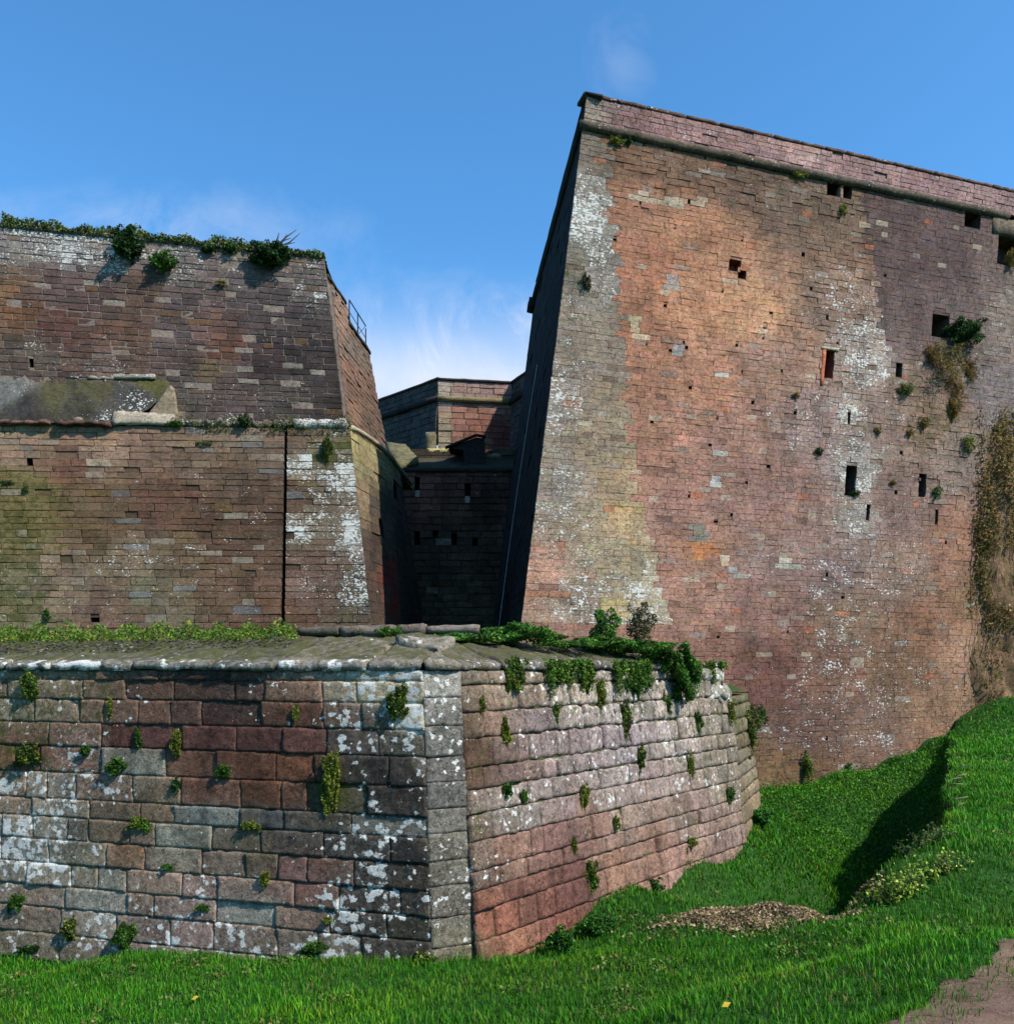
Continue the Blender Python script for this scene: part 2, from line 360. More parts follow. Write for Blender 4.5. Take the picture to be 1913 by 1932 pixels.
def bankd(x, y):
    best = np.full(x.shape, 1e9); sg = np.zeros(x.shape); tt = np.zeros(x.shape)
    for i in range(len(BANK) - 1):
        a = BANK[i]; b = BANK[i + 1]; d = b - a; L = np.hypot(*d); t = np.clip(((x - a[0]) * d[0] + (y - a[1]) * d[1]) / L ** 2, 0, 1)
        qx = x - a[0] - t * d[0]; qy = y - a[1] - t * d[1]; dd = np.hypot(qx, qy); s = np.sign(d[0] * (y - a[1]) - d[1] * (x - a[0]))
        m = dd < best; best = np.where(m, dd, best); sg = np.where(m, -s, sg); tt = np.where(m, i + t, tt)
    return best * sg, tt
def sst(x): x = np.clip(x, 0, 1); return x * x * (3 - 2 * x)
def vnoise(x, y, s, seed=0):
    r = np.zeros(np.shape(x)); rs = np.random.RandomState(seed + 50)
    for k in range(6):
        a = rs.uniform(0, 6.28); f = s * rs.uniform(.6, 1.7); r = r + np.sin(f * (x * math.cos(a) + y * math.sin(a)) + rs.uniform(0, 6.28))
    return r / 6
def gz(x, y):
    x = np.asarray(x, float); y = np.asarray(y, float); sh = x.shape; x = x.ravel(); y = y.ravel(); num = np.zeros(x.shape); den = np.zeros(x.shape)
    for (a, b, c) in GP:
        w = 1 / (((x - a) ** 2 + (y - b) ** 2) + .35) ** 2; num += w * c; den += w
    z = num / den
    d, t = bankd(x, y); d = d + .16 * vnoise(x, y, 1.6, 71) + .09 * vnoise(x, y, 5, 72)
    plate = -2.02 - .32 * sst((y - 14) / 8) + 1.25 * sst((x - 13.6) / 3.4) * sst((y - 25) / 4.5) + .05 * vnoise(x, y, .8, 3) - .25 * sst((9.6 - y) / 1.6)
    right = sst((d + .10) / .22) * sst((y - 7.9) / 1.0)
    nearzone = sst((t - .15) / 1.2) 
    wide = sst((d) / 1.0) * sst((y - 8) / 2)
    k = np.maximum(right * nearzone, wide); 
    z = np.where(y < 60, z * (1 - k) + plate * k, z)
    cut = np.exp(-((d + 1.0) / 1.3) ** 2) * nearzone * (d < .05) * sst((26 - y) / 4)
    z = z - 1.4 * cut * (1 - right)
    z = z + .03 * vnoise(x, y, 2.1, 1) + .012 * vnoise(x, y, 7, 2)
    far = sst((np.hypot(x, y) - 60) / 60); z = z * (1 - far) + (-4) * far
    return z.reshape(sh)
def gz1(x, y): return float(gz(np.array([x]), np.array([y]))[0])
def gp(u, v):
    """where the ground carries the thing seen in this direction of the photograph"""
    Y = np.linspace(2.2, 31, 1500); x = (u - CX) / F * Y; z = (HV - v) / F * Y; g = gz(x, Y); k = np.argmax(z <= g)
    if not (z <= g).any(): k = len(Y) - 1
    return np.array([x[k], Y[k], g[k]])
def axis(a, b, st, far):
    c = list(np.arange(a, b, st)); s = st
    lo = [a]; hi = [c[-1]]
    while lo[0] > -far: s *= 1.35; lo.insert(0, lo[0] - s)
    s = st
    while hi[-1] < far: s *= 1.35; hi.append(hi[-1] + s)
    return np.array(lo[:-1] + c + hi[1:])
xs = axis(-9, 19, .13, 500); ys = axis(1, 33, .13, 500)
gx, gy = np.meshgrid(xs, ys); gzz = gz(gx, gy); W = len(xs)
v = np.stack([gx.ravel(), gy.ravel(), gzz.ravel()], 1); i, j = np.meshgrid(np.arange(W - 1), np.arange(len(ys) - 1)); a = (j * W + i).ravel()
m, t, b = newmat('soil'); g = t.a('ShaderNodeNewGeometry').outputs['Position']; n1 = t.noise(g, 3, 6, .7); n2 = t.noise(g, 30, 4, .7)
cc = t.mix(t.rng(n2, .3, .7, 0, 1), (.008, .03, .004), (.02, .07, .008)); cc = t.mix(t.rng(n1, .58, .75, 0, .5), cc, (.05, .04, .02)); t.c(cc, b.inputs['Base Color'])
M_SOIL = m
o = link('ground', npmesh('ground', v, [np.stack([a, a + 1, a + W + 1, a + W], 1)], smooth=True), m); o['kind'] = 'structure'

def inpoly(x, y, poly):
    r = np.zeros(x.shape, bool); n = len(poly)
    for i in range(n):
        x1, y1 = poly[i][:2]; x2, y2 = poly[(i + 1) % n][:2]
        c = ((y1 > y) != (y2 > y)) & (x < (x2 - x1) * (y - y1) / (y2 - y1 + 1e-12) + x1); r ^= c
    return r
pth = [gp(1600, 1965), gp(1690, 1932), gp(1790, 1885), gp(1850, 1845), gp(1872, 1808), gp(1918, 1782), gp(2050, 1740), gp(2300, 1700), np.array([9, 4, 0]), np.array([4, 1.5, 0]), np.array([1.2, 2.2, 0])]
def in_path(x, y): return inpoly(x + .16 * vnoise(x, y, 5, 11) + .06 * vnoise(x, y, 19, 12), y + .12 * vnoise(x, y, 6, 13) + .05 * vnoise(x, y, 21, 14), pth)
px_, py_ = np.meshgrid(np.arange(.5, 9.2, .025), np.arange(1.5, 9, .025)); pin = in_path(px_, py_); W2 = px_.shape[1]
v = np.stack([px_.ravel(), py_.ravel(), gz(px_, py_).ravel() + .012 + .008 * vnoise(px_, py_, 11, 5).ravel()], 1)
ii, jj = np.meshgrid(np.arange(W2 - 1), np.arange(px_.shape[0] - 1)); a = (jj * W2 + ii); pin = pin | np.roll(pin, 1, 0) | np.roll(pin, -1, 0) | np.roll(pin, 1, 1) | np.roll(pin, -1, 1); ok = pin[:-1, :-1]; a = a[ok]
m, t, b = newmat('dirt'); g = t.a('ShaderNodeNewGeometry').outputs['Position']; n1 = t.noise(g, 4, 6, .7); n2 = t.noise(g, 45, 4, .8)
cc = t.mix(t.rng(n1, .3, .7, 0, 1), (.11, .062, .042), (.22, .135, .092)); cc = t.mix(t.rng(n2, .5, .7, 0, .6), cc, (.07, .05, .04)); n3 = t.noise(g, 11, 6, .75); cc = t.mix(t.rng(n3, .56, .62, 0, .7), cc, (.03, .05, .012)); cc = t.mix(t.rng(n3, .42, .38, 0, .5), cc, (.30, .22, .19)); t.c(cc, b.inputs['Base Color'])
bp = t.a('ShaderNodeBump'); bp.inputs['Distance'].default_value = .02; t.c(n2, bp.inputs['Height']); t.c(bp.outputs[0], b.inputs['Normal'])
F4 = np.stack([a, a + 1, a + W2 + 1, a + W2], 1); used = np.unique(F4); rem = np.zeros(len(v), int); rem[used] = np.arange(len(used))
o = link('path', npmesh('path', v[used], [rem[F4]], smooth=True), m); o['kind'] = 'structure'

# ------------------------------------------------------------------ TALL RIGHT RAMPART
tw = (.125, .12); TF = Face((.253, 24, 0), (.950, .312), tw); TS = Face((.253, 24, 0), (-.085, .996), tw)
KT = 1.52
tall_ctrl = [
 (1125, 290, (122, 112, 98), .1, .1, .1, 45), (1105, 420, (150, 142, 128), .54, 0, 0, 26), (1112, 350, (138, 130, 116), .46, 0, 0, 22), (1118, 480, (138, 130, 116), .48, 0, 0, 24), (1130, 520, (135, 128, 115), .35, .1, 0, 40), (1100, 520, (120, 115, 100), .15, .25, .1, 35),
 (1085, 620, (140, 128, 112), .25, 0, .05, 50), (1150, 640, (138, 126, 110), .05, .05, 0, 45), (1060, 760, (150, 135, 118), .4, 0, 0, 50), (1140, 800, (150, 134, 112), .1, 0, 0, 60), (1180, 900, (170, 148, 118), .1, 0, 0, 50), (1050, 920, (148, 134, 118), .33, 0, 0, 50),
 (1110, 980, (160, 142, 116), .3, .1, 0, 60), (1180, 970, (180, 155, 118), .1, 0, 0, 40), (1020, 1090, (180, 140, 118), .2, 0, 0, 45), (1090, 1120, (155, 135, 112), .42, 0, 0, 50), (1215, 1110, (190, 172, 138), .48, 0, 0, 28),(1160, 1060, (165, 150, 120), .25, 0, 0, 40),
 (1180, 290, (125, 96, 74), .1, .1, .2, 50), (1280, 300, (120, 95, 76), .15, .1, .2, 55), (1400, 330, (115, 92, 76), .2, .12, .15, 60), (1500, 370, (122, 102, 84), .2, .15, .1, 50), (1480, 430, (125, 102, 86), .12, .05, .1, 60), (1590, 420, (120, 98, 80), .12, .15, .1, 45),
 (1200, 400, (160, 118, 94), 0, 0, 0, 60), (1300, 440, (175, 128, 98), 0, 0, 0, 70), (1230, 500, (176, 124, 96), 0, 0, 0, 70), (1400, 500, (180, 134, 104), 0, 0, 0, 55), (1420, 570, (200, 152, 116), 0, 0, 0, 70), (1320, 580, (192, 142, 108), 0, 0, 0, 70), (1240, 640, (172, 124, 98), 0, 0, 0, 70), (1480, 520, (165, 128, 102), .1, 0, 0, 45),
 (1330, 700, (178, 132, 106), 0, 0, 0, 80), (1450, 680, (165, 130, 110), .15, 0, 0, 60), (1540, 560, (148, 120, 102), .25, 0, 0, 55), (1600, 560, (150, 120, 100), .35, 0, 0, 45), (1620, 640, (156, 136, 122), .42, 0, 0, 32), (1640, 690, (160, 142, 128), .46, 0, 0, 28), (1640, 470, (140, 108, 86), .1, 0, 0, 30),
 (1690, 440, (98, 80, 76), .02, 0, .05, 70), (1780, 500, (100, 82, 80), .08, 0, .05, 80), (1860, 500, (118, 100, 92), .12, 0, .0, 50), (1720, 580, (108, 90, 86), .1, 0, 0, 70), (1700, 660, (122, 104, 98), .1, 0, 0, 50), (1820, 570, (112, 96, 90), .1, 0, 0, 60), (1900, 600, (138, 124, 112), .15, 0, 0, 50), (1890, 720, (128, 116, 112), .1, 0, 0, 60),
 (1250, 820, (172, 128, 106), 0, 0, 0, 70), (1380, 850, (160, 124, 108), .1, 0, 0, 80), (1530, 800, (148, 124, 114), .28, .05, .05, 60), (1600, 780, (160, 146, 130), .44, 0, 0, 26), (1610, 880, (160, 150, 138), .42, 0, 0, 36), (1620, 980, (152, 140, 128), .38, 0, 0, 36), (1680, 800, (145, 122, 110), .2, .1, 0, 50), (1760, 800, (140, 115, 95), .1, .3, 0, 55),
 (1800, 860, (145, 125, 112), .2, .1, 0, 50), (1700, 960, (138, 112, 102), .2, 0, 0, 60), (1300, 960, (162, 124, 108), .08, 0, 0, 80), (1450, 960, (150, 118, 106), .1, 0, 0, 80), (1320, 1030, (165, 126, 104), .12, 0, 0, 60), (1460, 1060, (160, 130, 118), .2, 0, 0, 60), (1580, 1080, (135, 112, 104), .3, 0, .05, 60), (1700, 1080, (142, 116, 100), .3, .05, 0, 60),
 (1800, 1030, (160, 120, 98), .05, 0, 0, 60), (1860, 1120, (150, 118, 88), .05, .2, 0, 50), (1300, 1150, (166, 128, 110), .08, 0, 0, 70), (1450, 1150, (150, 116, 102), .1, 0, 0, 70), (1600, 1170, (138, 110, 88), .32, .1, 0, 60), (1750, 1170, (150, 112, 88), .1, .05, 0, 60), (1330, 1230, (140, 104, 88), .05, 0, 0, 60), (1450, 1270, (118, 84, 72), .12, 0, .03, 70),
 (1580, 1270, (128, 94, 76), .3, 0, 0, 70), (1700, 1260, (128, 98, 74), .22, .1, 0, 60), (1830, 1250, (165, 130, 104), .15, 0, 0, 60), (1500, 1380, (112, 84, 72), .25, .05, .05, 60), (1480, 1450, (125, 100, 72), .1, .2, 0, 60), (1650, 1370, (128, 100, 82), .3, 0, 0, 60), (1770, 1340, (150, 118, 92), .15, .05, 0, 60), (1880, 1290, (165, 130, 104), .1, 0, 0, 60)]
def tzone(u, v):
    ql = 1143 + max(0, v - 250) * .078 + max(0, v - 900) * .16
    if u < ql and v < 1180: return 0
    if v < 690 and u > 1622 + (v - 360) * .17: return 2
    return 1
tpaint = painter(tall_ctrl, KT, 80, tzone, [(1180, 362, 1215, 376, (185, 168, 145)), (1215, 372, 1345, 388, (175, 150, 128)), (1458, 1054, 1484, 1070, (198, 188, 165)), (1484, 1058, 1502, 1080, (180, 172, 152)), (1305, 1026, 1345, 1052, (190, 128, 88)), (1300, 995, 1330, 1020, (140, 126, 114)), (1358, 1052, 1375, 1066, (200, 180, 150)),
   (1175, 940, 1200, 1010, (190, 160, 118)), (1195, 600, 1212, 640, (205, 180, 145)), (1255, 520, 1275, 545, (160, 142, 130)), (1270, 655, 1292, 672, (170, 160, 155)), (1350, 700, 1372, 715, (190, 180, 165)), (1350, 850, 1372, 866, (178, 165, 148)), (1340, 900, 1356, 920, (188, 182, 172)), (985, 1078, 1050, 1095, (195, 145, 118)), (990, 1115, 1080, 1130, (180, 128, 98)), (1140, 1130, 1185, 1160, (190, 165, 118)), (1380, 1070, 1400, 1090, (158, 146, 136))], tn=(1.05, .97, .94))
def trough(p):
    u, v = px(p); z_ = tzone(u, v)
    if z_ == 0: return .0
    if z_ == 2: return .1
    a = max(0, 1 - abs(v - 320 - (u - 1200) * .22) / 75) if u > 1150 else 0
    b = max(0, 1 - math.hypot((u - 1570) / 110, (v - 620) / 330)) * 1.6; c_ = max(0, 1 - math.hypot((u - 1780) / 120, (v - 850) / 170)) * 1.5
    return min(.6, max(.08 + .15 * nz(p[0] * .5, p[2] * .5, 5), a * .6, b * .5, c_ * .6))
HT = 17.49; HC = 16.42
def hole(face, u0, v0, u1, v1, dp=.7):
    a = face.inv(u0, v0); b = face.inv(u1, v1); c_ = face.inv(u0, v1); d_ = face.inv(u1, v0)
    s_ = sorted([(a[0] + c_[0]) / 2, (b[0] + d_[0]) / 2]); h_ = sorted([(a[1] + d_[1]) / 2, (b[1] + c_[1]) / 2]); return (s_[0], s_[1], h_[0], h_[1], dp)
tall = thing('stone_rampart', 'tall sloping stone rampart with red and orange masonry and a round cordon below its parapet', 'rampart', (.25, 24, -4))
lo = [(1556, 662, 1573, 714, 'narrow loophole with a red stone left jamb'), (1595, 879, 1615, 936, 'loophole with green weeds at its foot'), (1733, 892, 1747, 942, 'loophole beside a green weed'), (1690, 682, 1702, 712, 'loophole above a small shrub'),
      (1599, 778, 1604, 800, 'thin slit in white stained stone'), (1634, 952, 1641, 982, 'thin slit below the weedy loophole'), (1764, 958, 1770, 990, 'lowest thin slit on the right'), (1758, 594, 1790, 640, 'square opening above the dark green shrub'),
      (1375, 490, 1398, 512, 'ragged cross shaped breach in the orange stone'), (1392, 505, 1408, 526, None), (1560, 338, 1608, 374, 'wide opening right under the cordon'), (1820, 398, 1850, 430, 'square opening under the cordon near its broken end'), (1882, 448, 1925, 505, 'ragged dark breach at the far right')]
pocks = [(1273, 432), (1160, 452), (1255, 577), (1363, 551), (1400, 455), (1220, 650), (1265, 660), (1290, 646), (1295, 655), (1390, 652), (1443, 620), (1455, 590), (1208, 383), (1300, 381), (1440, 640), (1302, 732), (1230, 797), (1353, 790), (1340, 840), (1408, 912), (1300, 937), (1450, 880), (1380, 972), (1500, 780),
         (1590, 1128), (1350, 985), (1560, 1085), (1620, 1060), (1486, 1195), (1700, 855), (1735, 905), (1690, 930), (1670, 520), (1515, 480), (1530, 545), (1400, 700), (1580, 650), (1180, 265), (1245, 275), (1268, 285), (1215, 270), (1330, 300), (1560, 1395), (1785, 1025), (1650, 810), (1355, 1205), (1420, 760), (1475, 700), (1560, 600)]
th = [hole(TF, *q[:4], .8 if k < 8 else (.35 if k < 10 else .7)) for k, q in enumerate(lo)]
for k, (u, v_) in enumerate(pocks):
    a, h = TF.inv(u, v_); w_ = U(.03, .075); z_ = U(.035, .075); th.append((a - w_, a + w_, h - z_, h + z_, .22))
def rub(p): return 1.0
QN = lambda h: .0
masonry('masonry', TF, lambda h: 0., lambda h: 23., -6.0, HC - .1, (.15, .21), (.26, .62), tpaint, M_TALL, tall, rough=trough, gap=.002, bevel=.007, depth=.05, core=.014, jit=.02, proud=.011, holes=th,
        colj=.08, K=KT, mortar=lambda p, c: c * .75, odd=[(.012, (195, 180, 155)), (.006, (190, 110, 70)), (.02, (158, 146, 134)), (.02, (104, 80, 70))])
masonry('parapet', TF, lambda h: 0., lambda h: 23., HC + .1, HT - .08, (.15, .19), (.3, .6), painter([(1115, 205, (150, 135, 120), .2, 0, 0, 22), (1250, 225, (150, 112, 106), .15, 0, .25, 60), (1350, 250, (165, 125, 120), .2, 0, .05), (1520, 290, (180, 140, 130), .25, 0, 0, 40), (1700, 330, (165, 128, 124), .15, 0, .05), (1880, 380, (168, 132, 128), .15, 0, 0)], KT), M_TALL, tall,
        gap=.006, bevel=.01, depth=.08, core=.06, jit=.006, proud=.012, colj=.1)
for k, q in enumerate(lo):
    recess('loophole' if k < 8 else 'breach', TF, th[k], M_TALL, tall, lin((120, 70, 55)) if k in (0, 8, 9) else lin((85, 70, 60)), label=q[4])
for q in th[len(lo):]: recess('eroded_hollow', TF, q, M_TALL, tall, lin((80, 55, 45)))
# red frame stones by the loophole, bracket in the wide opening
a = th[0]; rough_box('jamb_stone', box_pts(TF, a[0] - .13, a[0] - .005, a[2] - .3, a[3], -.1, .035), M_TALL, tall, lin((165, 95, 70)), n=5, amp=.012)
rough_box('lintel', box_pts(TF, a[0] - .2, a[1] + .15, a[3] + .01, a[3] + .1, -.1, .04), M_TALL, tall, lin((165, 150, 130)), n=6, amp=.012)
a = th[10]; rough_box('bracket', box_pts(TF, (a[0] + a[1]) / 2 + .05, (a[0] + a[1]) / 2 + .16, a[2] - .1, a[3], -.3, .0), M_TALL, tall, lin((140, 110, 95)), n=5, amp=.02)
a, h = TF.inv(1890, 430); rough_box('broken_slab', box_pts(TF, a - .5, a + 4, HC - .75, HC - .12, -.1, .05), M_TALL, tall, np.array(lin((112, 98, 82))) / 1.4, (.15, .1, .1), n=16, amp=.06)
# cordon and capping
cend = TF.inv(1900, 408)[0]
def along(face, s0, s1, h, o, st=.5, amp=.012):
    n = int((s1 - s0) / st) + 1; return [face.pos(s0 + (s1 - s0) * k / n, h + amp * nz(k * .9, o * 9, face.d[0] * 5), o + amp * nz(k * .7, 4.2, 1)) for k in range(n + 1)]
corc = np.array(lin((98, 84, 70))) / 1.3
tube('cordon', along(TF, -.1, cend, HC, .02, .35, .03), .15, M_TALL, tall, 10, corc, (.22, .2, .3))
tube('cordon', along(TS, .0, 12.8, HC, .02, .8), .14, M_DARK, tall, 10, lin((50, 45, 42)))  # flank run of the cordon, darkened with shade put into its colour
s = -.12
while s < 23:
    L = U(.8, 1.4); rough_box('capping_stone', box_pts(TF, s, min(s + L - .012, 23), HT - .07 + U(-.006, .006), HT + .03, -.5, .045 + U(-.01, .01)), M_TALL, tall, np.array(lin((84, 62, 52))) * U(.8, 1.2), (.2, .1, .2), n=5, amp=.025); s += L
for k in range(2): pass
# shaded flank (smooth stone, its shade painted in as a near-black colour)
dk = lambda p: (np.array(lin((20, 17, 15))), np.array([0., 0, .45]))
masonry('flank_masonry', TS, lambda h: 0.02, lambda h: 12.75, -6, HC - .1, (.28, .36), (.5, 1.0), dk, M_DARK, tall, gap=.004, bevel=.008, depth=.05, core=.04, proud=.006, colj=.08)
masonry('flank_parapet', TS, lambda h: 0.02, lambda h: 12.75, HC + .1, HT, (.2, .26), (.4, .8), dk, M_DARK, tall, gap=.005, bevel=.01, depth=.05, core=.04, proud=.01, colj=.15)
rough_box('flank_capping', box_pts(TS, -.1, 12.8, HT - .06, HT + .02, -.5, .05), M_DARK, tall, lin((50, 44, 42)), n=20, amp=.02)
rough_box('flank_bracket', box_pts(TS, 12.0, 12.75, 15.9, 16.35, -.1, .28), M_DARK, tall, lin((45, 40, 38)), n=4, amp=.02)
q0 = TS.pos(12.75, -6); q1 = TS.pos(12.75, HT); q2 = TF.pos(23, -6); q3 = TF.pos(23, HT)
poly_part('rampart_top', [TF.pos(0, HT, -.3), TF.pos(23, HT, -.3), q3 + np.array([-3, 16, 0]), q1 - np.array([-.3, .3, 0])], M_SOIL, tall)
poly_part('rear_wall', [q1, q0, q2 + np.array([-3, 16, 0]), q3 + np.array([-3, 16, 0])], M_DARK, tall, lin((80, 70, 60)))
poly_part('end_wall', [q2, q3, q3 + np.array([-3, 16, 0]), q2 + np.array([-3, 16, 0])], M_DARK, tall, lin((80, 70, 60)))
cb = thing('cable', 'thin pale cable running down the black flank of the tall rampart', 'cable', TS.at(944, 1174, .06))
n = 24; tube('cable_run', [TS.at(1017 + (944 - 1017) * k / n - 3 * math.sin(math.pi * k / n), 690 + (1190 - 690) * k / n, .07) for k in range(n + 1)], .009, M_CABLE, cb, 6)

# ------------------------------------------------------------------ LEFT RAMPART
LY = 27.0
zt = (446 / F * LY) / (1 - 446 / F * .12); Yt = LY + .12 * zt; xt = -296.5 / F * Yt; x0 = (709 - CX) / F * LY
lw = ((xt - x0) / zt, .12); LF = Face((x0, LY, 0), (-1, -.05), lw)
left = thing('stone_rampart', 'broad dark red brown stone rampart with grass along its top and a ledge halfway up', 'rampart', (x0, LY, -4))
KL = 1.5
lo_ctrl = [(60, 815, (150, 125, 108), .15, 0, 0), (200, 830, (145, 120, 104), .15, .05, 0), (130, 870, (110, 78, 66), 0, .05, .05, 50), (50, 930, (110, 100, 66), .05, .35, 0), (40, 1010, (112, 100, 66), .1, .4, 0), (50, 1110, (115, 108, 82), .2, .4, .05), (180, 980, (102, 84, 64), .1, .1, .1),
   (300, 850, (128, 104, 90), .1, .05, 0), (400, 830, (125, 108, 92), .15, .15, 0), (430, 900, (100, 82, 68), .15, .1, .05), (500, 850, (118, 100, 86), .15, .1, 0), (300, 950, (98, 72, 60), .1, .0, .08), (420, 1000, (92, 70, 58), .2, .0, .1), (510, 960, (92, 72, 60), .2, 0, .1), (250, 1060, (118, 102, 84), .3, .05, .05),
   (350, 1060, (112, 92, 74), .25, .1, .1), (120, 1090, (130, 112, 95), .2, .1, .05), (280, 1110, (112, 104, 88), .15, .05, .1), (450, 1110, (102, 82, 68), .15, .1, .1), (200, 1160, (115, 92, 80), .2, .1, .05), (500, 1160, (105, 80, 66), .15, .0, .1),
   (570, 880, (125, 112, 92), .6, .05, 0, 30), (560, 1000, (118, 104, 86), .5, .05, 0, 30), (620, 860, (92, 88, 60), .15, .5, .05, 25), (650, 890, (122, 112, 95), .56, 0, 0, 30), (610, 980, (108, 92, 75), .4, .1, .1, 30), (665, 1010, (122, 110, 96), .58, 0, 0, 28), (600, 1110, (112, 90, 80), .25, 0, .1, 50), (680, 1110, (90, 85, 80), .5, 0, .35, 30), (650, 1160, (90, 80, 66), .2, .2, .2, 30)]
lpaint = painter(lo_ctrl, KL * .88, 70, None, (), .04, (1.08, .98, .86))
slot = hole(LF, 535, 815, 545, 1180, .5); ta, tb, ba, bb = LF.inv(542, 815), LF.inv(537, 815), LF.inv(537, 1180), LF.inv(530, 1180)
lnr = lambda p, q: (lambda h: p[0] + (q[0] - p[0]) * (h - p[1]) / (q[1] - p[1]))
slot = (lnr(ta, ba), lnr(tb, bb), -6, zt, .5)
sq = [hole(LF, 50, 866, 62, 878, .35), hole(LF, 171, 1166, 188, 1174, .35)]
masonry('lower_masonry', LF, lambda h: 0., lambda h: 21., -6, zt, (.17, .27), (.35, .9), lpaint, M_LEFT, left, gap=.007, bevel=.012, depth=.05, core=.03, jit=.016, proud=.016, holes=[slot] + sq, colj=.2, K=KL,
        odd=[(.03, (175, 160, 140)), (.02, (125, 128, 128)), (.02, (128, 100, 60))])
recess('joint_slot', LF, slot, M_DARK, left, lin((50, 42, 38))); [recess('putlog_hole', LF, q, M_DARK, left, lin((40, 34, 30))) for q in sq]
# upper wall
UY = 28.6; zb = 456 / F * UY; p1 = P(650, 800, UY)
k_ = 769 / F; zu = (k_ * (UY - .12 * zb)) / (1 - k_ * .12); Yu = UY + .12 * (zu - zb); xu = (612 - CX) / F * Yu; uw = ((xu - p1[0]) / (zu - zb), .12)
UF = Face((p1[0] - uw[0] * zb, UY - .12 * zb, 0), (-1, -.075), uw); UF.warp = zb
up_ctrl = [(30, 440, (135, 122, 114), .4, 0, .1, 60), (120, 455, (140, 128, 120), .5, 0, .1, 60), (220, 470, (125, 112, 104), .45, 0, .15), (330, 480, (120, 106, 98), .35, .05, .1), (450, 500, (108, 92, 86), .25, 0, .1), (580, 510, (112, 98, 90), .25, 0, .05, 50), (20, 545, (140, 102, 70), .15, 0, 0, 40), (40, 590, (125, 84, 56), .1, 0, 0, 40),
   (100, 540, (105, 82, 76), .1, 0, .05), (180, 580, (100, 76, 70), .05, 0, .05), (270, 560, (112, 84, 70), .05, 0, .03, 50), (120, 620, (108, 72, 62), .1, 0, .03), (220, 640, (112, 80, 62), .15, 0, .0), (60, 660, (100, 82, 70), .2, 0, .1, 50), (330, 600, (98, 80, 76), .1, 0, .08), (350, 680, (95, 76, 70), .1, 0, .1, 50), (200, 690, (112, 88, 76), .25, 0, .03),
   (410, 620, (125, 88, 76), .05, 0, 0, 40), (420, 660, (125, 82, 66), .05, 0, 0, 40), (400, 700, (118, 96, 72), .1, 0, 0, 35), (430, 740, (100, 78, 72), .2, 0, .03), (500, 680, (78, 60, 58), .08, 0, .1), (500, 600, (88, 74, 72), .08, 0, .1), (600, 580, (88, 78, 74), .3, 0, .1, 30), (595, 560, (120, 110, 100), .55, 0, 0, 14), (590, 700, (72, 60, 58), .1, 0, .15), (630, 650, (68, 56, 54), .1, 0, .15, 40), (540, 750, (88, 76, 68), .2, 0, .1), (620, 770, (72, 60, 56), .1, 0, .15), (340, 770, (100, 88, 78), .1, .1, .05)]
upaint = painter(up_ctrl, KL, 60)
pale = lin((150, 132, 118))
h3 = [hole(UF, 55, 677, 63, 694, .3)]
masonry('upper_masonry', UF, lambda h: 0., lambda h: 20., zb - 1.0, zu - .05, (.16, .25), (.32, .75), upaint, M_LEFT, left, gap=.014, bevel=.012, depth=.03, core=.014, jit=.012, proud=.012, holes=h3, colj=.26,
        mortar=tuple(q / KL * .95 for q in pale), K=KL, odd=[(.02, (180, 168, 150)), (.03, (125, 92, 56)), (.03, (66, 50, 50))])
recess('putlog_hole', UF, h3[0], M_DARK, left, lin((30, 26, 24)))
s = .5
while s < 20:
    L = U(.7, 1.6); rise = .25 * s / 10
    if R() < .8: rough_box('capping_stone', box_pts(UF, s, s + L - .03, zu - .05, zu + .10 + U(-.02, .03), -.6, .05), M_LEFT, left, np.array(lin((125, 112, 102))) * U(.8, 1.2) / KL, (.3, .1, .1), n=5, amp=.05)
    s += L
# flank of the upper wall
fd = P(695, 659, 34.3) ; c1 = UF.pos(0, 12.6); dd = fd - c1; US = Face(UF.p0, (dd[0], dd[1]), uw)
e1 = US.inv(695, 659); e2 = US.inv(727, 832); e3 = US.inv(650, 557)
es = lambda h: e1[0] + (e2[0] - e1[0]) * (h - e1[1]) / (e2[1] - e1[1])
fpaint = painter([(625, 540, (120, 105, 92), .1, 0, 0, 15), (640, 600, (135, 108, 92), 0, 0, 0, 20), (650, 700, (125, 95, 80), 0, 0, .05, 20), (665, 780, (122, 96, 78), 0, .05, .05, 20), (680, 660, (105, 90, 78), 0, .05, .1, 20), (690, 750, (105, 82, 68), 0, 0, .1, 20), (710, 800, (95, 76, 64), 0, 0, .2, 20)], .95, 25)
ftop = lambda s: 13.35 if s < e3[0] else 12.6
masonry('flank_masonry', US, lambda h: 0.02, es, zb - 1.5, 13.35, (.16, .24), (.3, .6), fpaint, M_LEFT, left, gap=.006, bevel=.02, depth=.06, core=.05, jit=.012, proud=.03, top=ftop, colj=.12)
rough_box('corner_plaster', box_pts(US, .0, .35, zb - .3, 12.9, -.05, .045), M_LEFT, left, lin((105, 92, 82)), n=24, amp=.04)
rough_box('parapet_capping', box_pts(US, .0, e3[0], 13.3, 13.42, -.4, .07), M_DARK, left, lin((70, 60, 52)), n=8, amp=.03)
rough_box('parapet_capping', box_pts(US, e3[0], es(12.6) + .1, 12.55, 12.68, -.4, .08), M_DARK, left, lin((60, 50, 45)), n=12, amp=.03)
poly_part('rampart_top', [UF.pos(20, zu - .05, -.1), UF.pos(0, zu - .05, -.1), US.pos(e3[0], 13.3, -.1), US.pos(es(12.5), 12.5, -.1), US.pos(es(12.5), 12.5, -.1) + np.array([-20, 2, 0])], M_SOIL, left)
